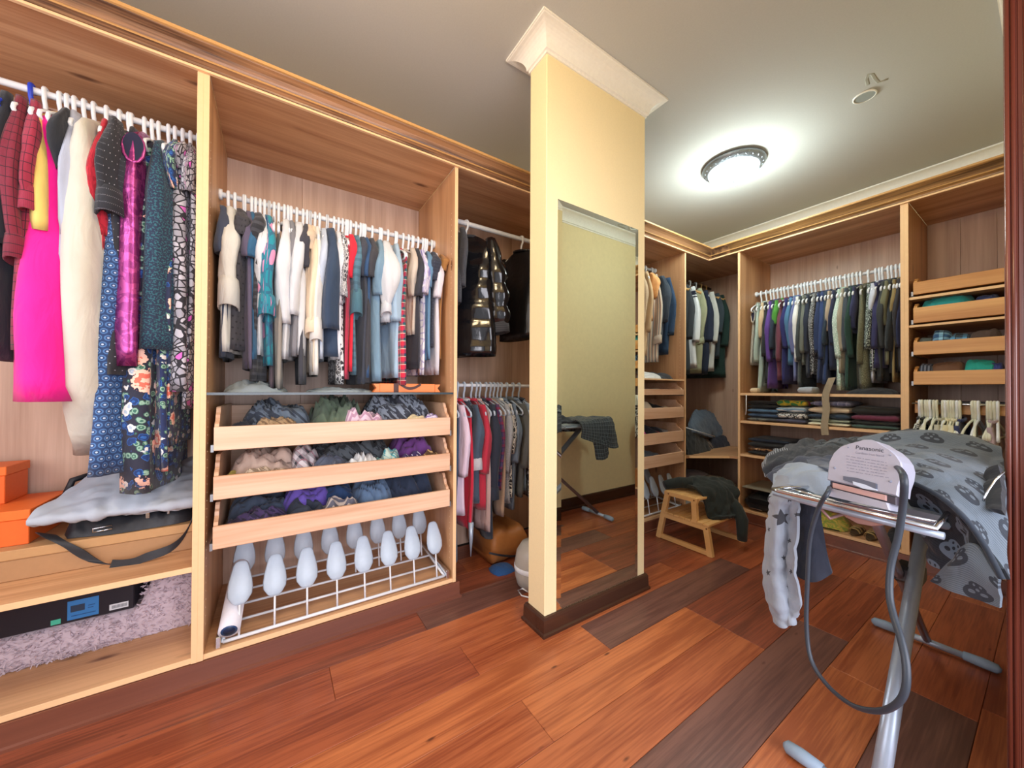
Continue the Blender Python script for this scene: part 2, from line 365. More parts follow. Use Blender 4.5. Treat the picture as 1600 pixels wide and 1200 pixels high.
# door casing: jamb liner and fluted casing
casem = wood('mahogany_door_casing', 'z', '#7d4030', '#5d2c22', rough=.22, knots=0, contrast=.5, coat=.4)
dc = thing('door_1', None, None); dc['kind'] = 'structure'
for (ya, yb, s) in ((DY1, DY1+.02, 1), (DY0-.02, DY0, -1)):
    c = MB(); c.box(XR, XR+.14, ya, yb, 0, DZ); yy = ya if s > 0 else yb
    link('jamb', c, casem, dc)
    for k in range(6): link('flute', MB().tube([(XR+.010+k*.0085, yy, 0), (XR+.010+k*.0085, yy, DZ)], .0042, 8), casem, dc)
    c = MB(); ycas0, ycas1 = (ya, ya+.09) if s > 0 else (yb-.09, yb)
    c.box(XR-.02, XR, ycas0, ycas1, 0, DZ+.09, .002); link('casing', c, casem, dc)
    for k in range(2): link('bead', MB().tube([(XR-.015+k*.0085, ycas0 if s > 0 else ycas1, 0), (XR-.015+k*.0085, ycas0 if s > 0 else ycas1, DZ)], .0042, 8), casem, dc)
c = MB(); c.box(XR-.02, XR, DY0, DY1, DZ, DZ+.09, .002); c.box(XR, XR+.14, DY0, DY1, DZ, DZ+.02); link('head_casing', c, casem, dc)
# cornices
def cove(z=ZC, a=.092, b=.088):
    pr = [(0, z-a), (.006, z-a), (.006, z-a+.012), (.014, z-a+.014)]
    for k in range(9):
        t = PI/2*k/8; pr.append((.014+(b-.022)*(1-math.cos(t)), z-a+.014+(a-.026)*math.sin(t)))
    return pr+[(b-.004, z-.010), (b, z-.010), (b, z-.0005), (0, z-.0005)]
c = MB(); c.sweep(cove(), [(XL, YF), (XL, YB), (XR, YB), (XR, YF)]); struct('trim_1', c, trim_paint)
# pier
PX0, PX1, PY0, PY1 = -1.425, -1.2965, 1.036, 1.7535
c = MB(); c.box(PX0, PX1, PY0, PY1, 0, ZC, .003); struct('wall_middle', c, wall_paint)
loop = [(PX0, PY0), (PX0, PY1), (PX1, PY1), (PX1, PY0)][::-1]
# right-hand side must point outwards: travel so that outside is on the right
loop = [(PX1, PY0), (PX1, PY1), (PX0, PY1), (PX0, PY0)]
c = MB(); c.sweep(cove(), loop, True); struct('trim_2', c, trim_paint)
bp_ = [(0, 0), (.024, 0), (.024, .012), (.017, .018), (.015, .072), (.010, .083), (0, .085)]
c = MB(); c.sweep(bp_, loop, True); struct('baseboard_middle', c, base_dark)
c = MB(); c.sweep([(o, z*1.25) for o, z in bp_], [(XR, FRY-.001), (XR, DY1+.112)]); struct('baseboard_right', c, base_dark)
c = MB(); c.sweep([(o, z*1.25) for o, z in bp_], [(XR, DY0-.112), (XR, YF)]); struct('baseboard_right_near', c, base_dark).name = 'baseboard_front'
# assumed window in the front wall, unseen behind the camera, added for daylight
wn = thing('assumed_window_1', None, None); wn['kind'] = 'structure'
c = MB()
for a in (-1.9, -1.14, -.40): c.box(a, a+.05, YF-.08, YF-.02, .5, 2.4)
c.box(-1.9, -.35, YF-.08, YF-.02, .5, .55); c.box(-1.9, -.35, YF-.08, YF-.02, 2.35, 2.4); link('frame', c, trim_paint, wn)

# ------------------------------------------------------------------ cabinets
def bx(S, a0, a1, d0, d1, z0, z1):
    return (FRX-d1, FRX-d0, a0, a1, z0, z1) if S == 'A' else (a0, a1, FRY+d0, FRY+d1, z0, z1)
def cbox(S, a0, a1, d0, d1, z0, z1, b=.0012, mb=None):
    mb = mb or MB(); return mb.box(*bx(S, a0, a1, d0, d1, z0, z1), b)
DEP = .60; ZT = 2.325; PT = .018
def wpt(S, a, d, z): return (FRX-d, a, z) if S == 'A' else (a, FRY+d, z)
def side_panel(S, a0, a1, t, name='side_panel'):
    """vertical panel with a pale front edge and rows of shelf-pin holes"""
    p = link(name, cbox(S, a0, a1, .002, DEP, .085, ZT), wV, t)
    link('edge_strip', cbox(S, a0, a1, 0, .002, .085, ZT, .0006), edge, p)
    c = MB()
    for d in (.045, .52):
        for k in range(60):
            z = .2+k*.032
            for a, s in ((a0, -1), (a1, 1)):
                p0 = wpt(S, a+s*.0003, d, z)
                c.box(p0[0]-.0022 if S == 'A' else p0[0]-.0003, p0[0]+.0022 if S == 'A' else p0[0]+.0003,
                      p0[1]-.0003 if S == 'A' else p0[1]-.0022, p0[1]+.0003 if S == 'A' else p0[1]+.0022, z-.0022, z+.0022)
    o = link('pin_hole', c, plain('pin_hole_pale', '#e9cfae', .5), p, kind='stuff'); return p  # tiny pale boxes mark the pin holes
def shelf(S, a0, a1, z, t, d0=.004, d1=DEP-.01, th=.02, m=None, name='shelf'):
    p = link(name, cbox(S, a0, a1, d0+.002, d1, z-th, z), m or (wY if S == 'A' else wX), t)
    link('edge_strip', cbox(S, a0, a1, d0, d0+.002, z-th, z, .0006), edge, p); return p
def carcass(S, a0, a1, label, bottom=True, left=True, right=True, zb=.085):
    t = thing('wardrobe_cabinet', label, 'cabinet', wpt(S, (a0+a1)/2, DEP/2, 0))
    if left: side_panel(S, a0, a0+PT, t)
    if right: side_panel(S, a1-PT, a1, t)
    i0, i1 = a0+(PT if left else 0), a1-(PT if right else 0)
    link('top_panel', cbox(S, i0, i1, .002, DEP, ZT, ZT+.02), wY if S == 'A' else wX, t)
    n = 3; ww = (i1-i0)/n
    for k in range(n): link('back_board', cbox(S, i0+k*ww+.0004, i0+(k+1)*ww-.0004, DEP-.008, DEP, zb if bottom else 0, ZT, .001), wB, t)
    if bottom: shelf(S, i0, i1, .105, t, name='bottom_panel')
    return t, i0, i1
def rail(S, a0, a1, z, t, d=.30, r=.0125, m=None):
    p = link('hanging_rail', MB().tube([wpt(S, a0, d, z), wpt(S, a1, d, z)], r, 12, flat=1), m or white_metal, t)
    for a, s in ((a0, 1), (a1, -1)): link('rail_socket', MB().tube([wpt(S, a, d, z), wpt(S, a+s*.012, d, z)], .024, 12), m or white_metal, p)
    return p
def drawer(S, a0, a1, z0, z1, t, rise=.075, dep=.50, d0=-.004, m=None):
    """pull-out tray: front board, two side boards with a stepped outline, back board, bottom"""
    m = m or (dY if S == 'A' else dX)
    p = link('drawer', cbox(S, a0+.012, a1-.012, d0+.016, d0+dep, z0+.006, z0+.014), m, t)
    link('drawer_front', cbox(S, a0, a1, d0, d0+.016, z0, z1, .002), m, p)
    for a in (a0, a1-.014):
        poly = [(d0+.016, z0), (d0+dep, z0), (d0+dep, z1+rise), (d0+.075, z1+rise), (d0+.066, z1+rise-.008), (d0+.060, z1+rise-.022), (d0+.050, z1+rise-.03), (d0+.046, z1+.030), (d0+.040, z1+.022), (d0+.022, z1+.012), (d0+.016, z1)]
        c = MB()
        if S == 'A': c.prism([(FRX-d, z) for d, z in poly], 'y', a, a+.014)
        else: c.prism([(FRY+d, z) for d, z in poly], 'x', a, a+.014)
        link('side_board', c, m, p)
    link('rear_board', cbox(S, a0+.014, a1-.014, d0+dep-.012, d0+dep, z0+.014, z1+rise-.01), m, p)
    link('drawer_slide', cbox(S, a0-.010, a0-.001, .006, .45, z0-.006, z0+.022, 0), plain('zinc_slide', '#8d9094', .4, .8), p)
    link('drawer_slide', cbox(S, a1+.001, a1+.010, .006, .45, z0-.006, z0+.022, 0), plain('zinc_slide', '#8d9094', .4, .8), p)
    return p
def shoe_form(mb, base, top, tilt_dir, w=.043, h=.165):
    """translucent paddle on top of a wire post"""
    bz, T = Vector(base), Vector(top)
    up = Vector((tilt_dir[0]*.34, tilt_dir[1]*.34, .94)).normalized()
    side = up.cross(Vector((tilt_dir[0], tilt_dir[1], 0))).normalized(); nrm = side.cross(up)
    rows = []
    for t, ww, th in ((0, .35, .3), (.06, .62, .6), (.2, .95, .9), (.36, 1, 1), (.55, .92, .9), (.75, .74, .7), (.9, .6, .5), (.97, .45, .35), (1, .2, .15)):
        cpt = T+up*(t*h)
        rows.append([tuple(cpt+side*(w*ww*math.cos(q))+nrm*(.014*th*math.sin(q))) for q in [2*PI*k/14 for k in range(14)]])
    mb.grid(rows, True, True, True)
def shoe_rack(S, a0, a1, t, n=8, z=.118):
    d = [.03, .14, .25, .36, .46]
    p = link('shoe_rack', MB().tube([wpt(S, a0, d[0], z), wpt(S, a1, d[0], z)], .007, 8), white_metal, t)
    for i, dd in enumerate(d[1:]): link('cross_bar', MB().tube([wpt(S, a0, dd, z+.05*(i+1)/4), wpt(S, a1, dd, z+.05*(i+1)/4)], .0055, 8), white_metal, p)
    for a in (a0, a1): link('side_bar', MB().tube([wpt(S, a, .03, z), wpt(S, a, .47, z+.05)], .006, 8), white_metal, p)
    for a in (a0-.014, a1+.014): link('drawer_slide', MB().box(*bx(S, a-.008, a+.008, .012, .46, .105, .150), .002), chrome, p)
    for row, (dd, zz) in enumerate(((.03, z), (.27, z+.026))):
        for k in range(n):
            a = a0+.05+(a1-a0-.09)*k/(n-1)
            b0 = wpt(S, a, dd, zz); tp = wpt(S, a, dd+.02, zz+.12)
            c = MB(); c.tube([b0, tp], .0042, 6); pin = link('post', c, white_metal, p)
            c = MB(); shoe_form(c, b0, tp, (-1, 0) if S == 'A' else (0, 1)); link('shoe_form', c, frost, p, label='frosted plastic shoe form on a wire post')
    return p

# bay 1 (far left), bay 2 (drawers), bay 3 (open double rail), bay 4 (behind the pier), corner, back run
c1, i0, i1 = carcass('A', -1.45, -.239, 'left-hand pine wardrobe bay with a tall rail and a low shelf', left=True)
shelf('A', i0, i1, .447, c1); rail('A', i0, i1, 2.222, c1)
c2, i0, i1 = carcass('A', -.239, .82, 'pine wardrobe bay with three open pull-out trays above a shoe rack')
rail('A', i0, i1, 2.0, c2)
gs = link('glass_shelf', cbox('A', i0, i1, .01, .56, 1.094, 1.102, .001), glass, c2, label='clear glass shelf with a dark front edge')
link('edge_strip', cbox('A', i0, i1, .006, .010, 1.093, 1.103, 0), plain('dark_glass_edge', '#3c4a52', .2), gs)
for za, zb in ((.878, .970), (.688, .779), (.498, .586)): drawer('A', -.197, .781, za, zb, c2)
shoe_rack('A', -.165, .765, c2)
c3, i0, i1 = carcass('A', .82, 1.93, 'open wardrobe bay with two rails behind the cream pillar', bottom=False, left=False, right=False)
rail('A', .825, 1.925, 2.185, c3, r=.015); rail('A', .825, 1.925, 1.146, c3, r=.011)
c4, i0, i1 = carcass('A', 1.93, 2.99, 'pine wardrobe bay right of the mirror with four trays over shoe forms')
rail('A', i0, i1, 2.24, c4); shelf('A', i0, i1, 1.215, c4, th=.012)
for za, zb in ((1.082, 1.128), (.89, .978), (.685, .774), (.50, .594)): drawer('A', 1.975, 2.955, za, zb, c4, rise=.06)
shoe_rack('A', 2.0, 2.93, c4)
# corner unit
c5 = thing('corner_wardrobe', 'open pine corner wardrobe with a slanted shelf beside the wooden step stool', 'cabinet', (-2.0, 3.5, 0))
for k in range(3):
    a = 2.99+k*.326; link('back_board', MB().box(-2.39, -2.382, a+.0004, a+.3256, 0, ZT, .001), wB, c5)
for k in range(3):
    a = -2.382+k*.288; link('back_board', MB().box(a+.0004, a+.2876, 3.962, 3.97, 0, ZT, .001), wB, c5)
tp = MB(); tp.prism([(-2.382, 2.991), (FRX-.002, 2.991), (FRX-.002, FRY+.002), (-1.536, FRY+.002), (-1.536, 3.962), (-2.382, 3.962)], 'z', ZT, ZT+.02); link('top_panel', tp, wY, c5)
for z in (.545, .125):
    tp = MB(); tp.prism([(-2.38, 2.992), (FRX-.006, 2.992), (FRX-.006, 3.05), (-1.60, 3.345), (-1.54, 3.365), (-1.538, 3.96), (-2.38, 3.96)], 'z', z-.02, z)
    sh = link('shelf', tp, wY if z > .3 else plain('grey_shelf_board', '#a79f98', .5), c5)
    e = MB(); e.prism([(FRX-.005, 3.05), (FRX-.003, 3.048), (-1.598, 3.343), (-1.60, 3.346)], 'z', z-.02, z); link('edge_strip', e, edge, sh)
link('hanging_rail', MB().tube([(-2.09, 2.995, 2.226), (-2.09, 3.955, 2.226)], .013, 12), plain('dark_chrome_rail', '#6a6460', .25, .9), c5)
# back run
c6, j0, j1 = carcass('B', -1.536, -.5435, 'back wall pine wardrobe bay with a full rail over folded clothes')
shelf('B', j0, j1, 1.100, c6, m=wX); shelf('B', j0, j1, .862, c6); shelf('B', j0, j1, .577, c6); rail('B', j0, j1, 1.995, c6, m=plastic)
c7, j0, j1 = carcass('B', -.5435, XR-.003, 'right-hand pine wardrobe bay with four pull-out trays beside the door')
shelf('B', j0, j1, 1.716, c7, th=.016); shelf('B', j0, j1, 1.539, c7, th=.014)
for za, zb in ((1.728, 1.806), (1.549, 1.645), (1.349, 1.430), (1.163, 1.246)): drawer('B', j0+.02, j1-.01, za, zb, c7, rise=.035)
pr = link('pull_out_rail', cbox('B', j0+.02, j1-.01, .03, .046, .985, 1.048, .002), dX, c7)
link('rail_bar', MB().tube([wpt('B', j0+.03, .022, 1.045), wpt('B', j1-.02, .022, 1.045)], .006, 8), chrome, pr)
link('side_board', cbox('B', j0+.02, j0+.034, .046, .5, .985, 1.06), dX, pr)
c = MB(); cbox('B', j0+.02, j1-.01, .12, .5, 1.05, 1.056, 0, c); link('grey_tray', c, plain('grey_felt_tray', '#5d6472', .8), pr)
# crown moulding along both runs
cp = [(0, 2.322), (.013, 2.322), (.013, 2.330), (.009, 2.334), (.010, 2.342), (.020, 2.350), (.027, 2.352), (.029, 2.356), (.026, 2.360), (.030, 2.366), (.038, 2.378), (.052, 2.390), (.060, 2.394), (.062, 2.398), (.069, 2.400), (.069, 2.412), (0, 2.412)]
t = thing('crown_moulding', 'brown distressed wooden crown moulding running along the tops of the wardrobes', 'moulding', (FRX, 1, 2.32))
dark_cove = wood('distressed_crown_left', 'y', '#9c7250', '#4e3526', '#2e1d16', rough=.35, sc=1.6, contrast=2.0, knots=.16)
dark_cove2 = wood('distressed_crown_back', 'x', '#a87c4c', '#5e4228', '#3e281a', rough=.35, sc=1.6, contrast=1.8, knots=.14)
gold_edge = plain('golden_crown_edge', '#c0925a', .45)
for nm, pr_, mA, mB_ in (('lower_lip', [(0, 2.322), (.013, 2.322), (.013, 2.330), (.009, 2.334), (0, 2.334)], edge, edge),
                         ('lower_cove', [(0, 2.334), (.010, 2.336), (.012, 2.343), (.020, 2.350), (.027, 2.352), (0, 2.352)], dark_cove, dark_cove2),
                         ('middle_bead', [(0, 2.352), (.027, 2.352), (.030, 2.355), (.028, 2.359), (0, 2.360)], gold_edge, gold_edge),
                         ('upper_cove', [(0, 2.360), (.027, 2.360), (.031, 2.368), (.040, 2.381), (.052, 2.391), (.060, 2.395), (.062, 2.398), (0, 2.398)], dark_cove, dark_cove2),
                         ('top_fillet', [(0, 2.398), (.062, 2.398), (.069, 2.400), (.069, 2.412), (0, 2.412)], gold_edge, gold_edge)):
    c = MB(); c.sweep(pr_, [(FRX, -1.45), (FRX, FRY), (FRX+.2, FRY)]); link(nm, c, mA, t)
    c = MB(); c.sweep(pr_, [(FRX+.2, FRY), (XR-.001, FRY)]); link(nm, c, mB_, t)
# plinths
pl = [(.004, 0), (.014, 0), (.014, .010), (.006, .014), (.004, .083), (-.016, .083), (-.016, 0)]
t = thing('plinth', 'reddish brown plinth board along the foot of the left wardrobes', 'plinth', (FRX, -.3, 0))
c = MB(); c.sweep(pl, [(FRX, -1.45), (FRX, .835), (FRX-.3, .835)]); link('plinth_board', c, base_brown, t)
t = thing('plinth', 'brown plinth board under the bay behind the step stool', 'plinth', (FRX, 2.4, 0))
c = MB(); c.sweep(pl, [(FRX-.3, 1.915), (FRX, 1.915), (FRX, 3.0)]); link('plinth_board', c, base_brown, t)
t = thing('plinth', 'brown plinth board with a pale bead under the back wall wardrobes', 'plinth', (-1, FRY, 0))
c = MB(); c.sweep(pl, [(-1.55, FRY), (XR-.027, FRY)]); link('plinth_board', c, base_brown, t)
# mirror on the pier
mr = thing('wall_mirror', 'tall frameless mirror fixed to the face of the cream pillar', 'mirror', (PX1, 1.395, 1.05))
mm = plain('mirror_silver', '#eef4ee', .01, 1)
a0, a1, z0, z1 = 1.102, 1.690, .088, 2.018; B_ = .026
c = MB(); xo, xi = PX1+.0035, PX1+.0060
ring = [(a0, z0), (a1, z0), (a1, z1), (a0, z1)]; inn = [(a0+B_, z0+B_), (a1-B_, z0+B_), (a1-B_, z1-B_), (a0+B_, z1-B_)]
c.add([(xo, *p) for p in ring]+[(xi, *p) for p in inn]+[(PX1+.0005, *p) for p in ring], [(0, 1, 5, 4), (1, 2, 6, 5), (2, 3, 7, 6), (3, 0, 4, 7), (8, 9, 1, 0), (9, 10, 2, 1), (10, 11, 3, 2), (11, 8, 0, 3), (11, 10, 9, 8)]); link('bevelled_edge', c, mm, mr)
c = MB(); c.add([(xi, *p) for p in inn], [(0, 1, 2, 3)]); link('mirror_glass', c, mm, mr)

# ------------------------------------------------------------------ ceiling lights and speaker
opal = plain('lit_opal_glass', '#f4fffb', .4, emit=9)
pewter = plain('antique_pewter', '#8d949c', .38, .75, bump=.9, bscale=70)
def dome(x, y, label, col_e):
    t = thing('ceiling_light', label, 'ceiling light', (x, y, ZC))
    c = MB(); c.lathe([(.10, -.001), (.185, -.001), (.198, -.010), (.200, -.020), (.190, -.034), (.176, -.042), (.168, -.050), (.160, -.050), (.150, -.040)], (x, y, ZC), 48); link('rim', c, pewter, t)
    for k in range(24):
        q = 2*PI*k/24; link('leaf_ornament', MB().tube([(x+.193*math.cos(q), y+.193*math.sin(q), ZC-.012), (x+.180*math.cos(q+.1), y+.180*math.sin(q+.1), ZC-.041)], [.009, .005], 6), pewter, t)
    c = MB(); c.lathe([(.162, -.045)]+[(.160*math.cos(q), -.045-.085*math.sin(q)) for q in [PI/2*k/12 for k in range(12)]]+[(.002, -.130)], (x, y, ZC), 40); link('glass_dome', c, col_e, t, label='lit white glass dome')
    c = MB(); c.lathe([(.001, -.128), (.012, -.130), (.014, -.135), (.004, -.139), (.006, -.147), (.001, -.152)], (x, y, ZC), 16); link('finial', c, pewter, t)
    return t
dome(-1.30, 2.77, 'lit flush ceiling light with a pewter leaf rim over the far end', opal)
dome(-.75, .2, 'assumed lit warm flush ceiling light above the doorway end', plain('assumed_lamp_warm_glass', '#fff0d0', .4, emit=6))  # second fixture is assumed, out of view, added to go with the warm near light
sp = thing('ceiling_speaker', 'small round white ceiling disc near a smudge', 'speaker', (-.592, 2.733, ZC))
c = MB(); c.lathe([(.030, -.001), (.050, -.001), (.050, -.006), (.044, -.009), (.043, -.005)], (-.592, 2.733, ZC), 32); link('rim', c, trim_paint, sp)
c = MB(); c.lathe([(.0435, -.006), (.001, -.006)], (-.592, 2.733, ZC), 32); link('grille', c, plain('grey_speaker_mesh', '#9aa09c', .8), sp)
sm = MB(); pts = [at(1356, 133, 'z', ZC-.0008), at(1354, 124, 'z', ZC-.0008), at(1357, 116, 'z', ZC-.0008), at(1363, 116, 'z', ZC-.0008), at(1368, 124, 'z', ZC-.0008), at(1373, 129, 'z', ZC-.0008), at(1381, 126, 'z', ZC-.0008), at(1388, 123, 'z', ZC-.0008)]
sm.tube([(p.x, p.y, ZC-.0004) for p in pts], .008, 6); 
for i, v in enumerate(sm.v): sm.v[i] = (v[0], v[1], ZC-.0004-.0004*((v[2]-ZC) > 0))
link('ceiling_smudge', sm, plain('smudge_grey', '#a6a294', .9), None, label='wavy grey smudge mark on the ceiling beside the round disc', cat='smudge')

# ------------------------------------------------------------------ garments and hangers
def ss(x): x = max(0, min(1, x)); return x*x*(3-2*x)
def hanger_mb(style=0):
    """local frame: arms along X, rail along Y, origin in the middle of the rail"""
    c = MB(); r = .0068
    hook = [(.017*math.sin(q)+.003, 0, .017*math.cos(q)+.001) for q in [-2.0+k*.42 for k in range(8)]]
    hook = [(p[0], 0, p[2]) for p in hook]+[(.012, 0, -.030), (.003, 0, -.046), (0, 0, -.062), (0, 0, -.088)]
    c.tube(hook, r, 6, flat=1.0)
    if style == 0:
        arm = [(-.195, 0, -.165), (-.15, 0, -.137), (-.07, 0, -.105), (0, 0, -.088), (.07, 0, -.105), (.15, 0, -.137), (.195, 0, -.165), (.20, 0, -.180), (.19, 0, -.188), (0, 0, -.188), (-.19, 0, -.188), (-.20, 0, -.180), (-.195, 0, -.165)]
        c.tube(arm, r*.9, 6)
    else:
        c.tube([(-.20, 0, -.17), (-.1, 0, -.112), (0, 0, -.088), (.1, 0, -.112), (.20, 0, -.17)], [r*2.2, r*1.6, r, r*1.6, r*2.2], 8)
    return c
HM = {k: hanger_mb(s).mesh('hanger', m_) for k, (s, m_) in dict(white=(0, plastic), blue=(0, plastic_blue), grey=(0, plastic_grey), wood=(1, plain('wooden_hanger', '#c79a5c', .4)), cream=(0, plain('cream_hanger_plastic', '#dfe0cf', .35))).items()}
for k in HM.values():
    bm = bmesh.new(); bm.from_mesh(k); bmesh.ops.recalc_face_normals(bm, faces=bm.faces[:]); bm.to_mesh(k); bm.free()
def hanger(kind, loc, rz, label, group, tilt=0, scale=1):
    o = bpy.data.objects.new('clothes_hanger', HM[kind]); COL.objects.link(o); o.location = loc; o.rotation_euler = (tilt, 0, rz)
    return props(o, label, 'hanger', group)

def body_mb(L, T, W, rng, flare=0, neck=.06, top=.088, waist=0, puff=0, hem=0, amp=1, point_=0):
    """draped body: closed rings from the shoulders down to the hem"""
    nz, nr = (34 if puff else 20), 30; rows = []; uvr = []
    ph = [rng.uniform(0, 6.28) for _ in range(6)]; k1, k2 = rng.uniform(14, 24), rng.uniform(34, 50)
    zs = [top+(L-top)*(t/(nz-1))**1.35 for t in range(nz)]
    for i, s in enumerate(zs):
        sh = (s-top)/.085; q = (s-.17)/max(.05, L-.17)
        hx = neck+(W-neck)*(min(1, sh)**.75) if sh < 1 else W*(1+flare*max(0, q)-waist*math.sin(PI*min(1, max(0, q*1.4)))*.12)
        hy = T/2*(.22+.78*ss((s-top)/.30))*(1+flare*.5*max(0, q))
        if puff: hy *= .72+.34*abs(math.sin(PI*s/.125)); hx *= .98+.03*abs(math.sin(PI*s/.125))
        if point_ and q > .8: hx *= 1-(q-.8)*4.2*.9
        a = min(1, max(0, s-top)/.35)*.010*amp*min(1.6, T/.03)
        row = []; ur = []
        for j in range(nr):
            th = PI+2*PI*j/nr; cx, sy = math.cos(th), math.sin(th)
            cx = math.copysign(abs(cx)**.8, cx); sy = math.copysign(abs(sy)**.75, sy)
            x = hx*cx; cl = a*(math.sin(k1*x+ph[0]+s*1.7)+.45*math.sin(k2*x+ph[1]-s*2.5))
            rip = .0035*amp*math.sin(9*th+ph[2]+s*5)*min(1, (s-top)/.2)
            x2 = x+.010*math.sin(s*9+ph[3])*(cx > 0)*min(1, (s-top)/.2)
            row.append((x2, hy*sy+cl+rip, -s-hem*cx*max(0, q)**3))
            ur.append((x, s))
        ua = 0; ur = [(0, s)]
        for j in range(1, nr): ua += math.hypot(row[j][0]-row[j-1][0], (row[j][1]-row[j-1][1])*.9); ur.append((ua, s))
        ur = [(q_[0]-ua*.5, s) for q_ in ur]
        rows.append(row); uvr.append(ur)
    rows = [[(p[0]*.5, p[1]*.5, p[2]+.004) for p in rows[0]]]+rows; uvr = [uvr[0]]+uvr
    last = rows[-1]; mx = sum(p[0] for p in last)/nr; my = sum(p[1] for p in last)/nr
    rows.append([(mx+(p[0]-mx)*.9, my+(p[1]-my)*.6, p[2]+.03) for p in last]); uvr.append(uvr[-1])
    return MB().grid(rows, True, True, True, uvr)
def sleeve_path(W, sl, side, rng, dy=0, out=.035):
    n = 9; P = []; w1 = rng.uniform(-.012, .012)
    for i in range(n):
        t = i/(n-1); s = sl*t
        x = W-.035+out*1.3*math.sin(min(1, t*1.8)*PI/2)-.03*t*t+w1*math.sin(t*5)
        P.append(Vector((side*x, dy*t*t+.006*math.sin(t*6+w1*99), -.118-s*1.03)))
    return P
def sleeve_mb(P, r0, r1, rng, thin=.55, puff=0, cuff=False):
    rows = []; uvr = []; n = len(P); m_ = 16; ph = rng.uniform(0, 6)
    Q = []
    for i in range((n-1)*(3 if puff else 2)+1):
        t = i/((n-1)*(3 if puff else 2)); k = t*(n-1); a = int(min(k, n-2)); f = k-a; Q.append((t, P[a].lerp(P[a+1], f)))
    for t, p in Q:
        r = (r0+(r1-r0)*t)*(1+.035*math.sin(t*11+ph)+.02*math.sin(t*31))
        r *= .45+.55*ss(t/.5) if puff != 2 else .8
        if puff: r *= .78+.28*abs(math.sin(PI*t*4))
        if puff > 1: r = r0*(.6+.9*math.sin(PI*min(1, t*1.05))**1.2)
        row = []; ur = []
        for j in range(m_):
            th = 2*PI*j/m_; rr = r*(1+.11*math.sin(3*th+ph+t*3)+.08*math.sin(5*th-t*4))
            row.append((p.x+rr*math.cos(th), p.y+rr*thin*math.sin(th), p.z)); ur.append((j/m_*r0*6, -p.z))
        rows.append(row); uvr.append(ur)
    l = rows[-1]; c = Q[-1][1]
    rows.append([(c.x+(q[0]-c.x)*.72, c.y+(q[1]-c.y)*.72, q[2]+.02) for q in l]); uvr.append(uvr[-1])
    return MB().grid(rows, True, True, True, uvr)
def garment(name, label, cat, group, loc, rz, mat, L, T=.03, W=.21, sl=0, sr=.045, kind='shirt', mat2=None, seed=0, flare=0, dy=0, cuff=0, **kw):
    rng = random.Random(seed*17+3); t = thing(name, label, cat, loc, rz, group)
    if kind == 'trousers':
        llink('folded_legs', body_mb(L, T, .15, rng, neck=.14, top=.10, amp=.7), mat, t); return t
    if kind == 'vest':
        llink('body', body_mb(L, T, W*.82, rng, flare, neck=.09), mat, t)
        xx = W*.82+.001; c = MB(); c.tube([(xx+.004*math.cos(q), (T*.33)*math.sin(q), -.225-.055*math.cos(q)) for q in [2*PI*k/12 for k in range(13)]], .005, 6); a_ = llink('armhole', c, mat2 or mat, t)
        c = MB(); c.add([(xx+.004, (T*.33)*math.sin(q), -.225-.055*math.cos(q)) for q in [2*PI*k/16 for k in range(16)]], [tuple(range(16))]); llink('opening_shade', c, plain('armhole_shade', '#23243c', .9), a_); return t  # flat dark disc paints the shade inside the armhole; the body is solid
    puff = 1 if kind == 'puffer' else 0
    llink('body', body_mb(L, T, W*(.92 if sl else 1), rng, flare, puff=puff, **kw), mat, t)
    if kind in ('shirt', 'coat', 'puffer'):
        c = MB(); h_ = .022; rr = .066
        c.tube([(rr*math.cos(q), .42*min(T, .05)*math.sin(q)+.0, -.088-.006*math.cos(q)) for q in [2*PI*k/12 for k in range(13)]], .009, 6, flat=.8); llink('collar', c, mat2 or mat, t)
    if sl:
        for side in (1, -1):
            P = sleeve_path(W*.95, sl, side, rng, dy if side > 0 else -dy*.4)
            s_ = llink('sleeve', sleeve_mb(P, sr, sr*(.8 if not puff else .85), rng, puff=(2 if kind == 'bishop' else puff)), mat, t)
            if cuff:
                e = P[-1]; rows = []; rr = sr*.82 if kind != 'bishop' else sr*.6
                for zz, f in ((.03, .98), (.028, 1.12), (0, 1.2), (-cuff, 1.24), (-cuff-.002, 1.1), (-cuff+.02, .8)):
                    rows.append([(e.x+rr*f*math.cos(q), e.y+rr*f*.6*math.sin(q), e.z+zz+.012*math.cos(q)*side) for q in [2*PI*k/14 for k in range(14)]])
                llink('cuff', MB().grid(rows, True, True, True, [[(.1*j, -p[2]) for j, p in enumerate(r_)] for r_ in rows]), mat2 or mat, s_)
    return t
ORD = ['first', 'second', 'third', 'fourth', 'fifth', 'sixth', 'seventh', 'eighth', 'ninth', 'tenth', 'eleventh', 'twelfth', 'thirteenth', 'fourteenth', 'fifteenth', 'sixteenth', 'seventeenth', 'eighteenth', 'nineteenth', 'twentieth', 'twenty-first', 'twenty-second', 'twenty-third', 'twenty-fourth', 'twenty-fifth', 'twenty-sixth', 'twenty-seventh', 'twenty-eighth', 'twenty-ninth', 'thirtieth', 'thirty-first', 'thirty-second', 'thirty-third', 'thirty-fourth', 'thirty-fifth', 'thirty-sixth', 'thirty-seventh', 'thirty-eighth', 'thirty-ninth', 'fortieth']
FL = dict(c2='#e8705e', c3='#2a5fa8', c4='#f7c8b4')
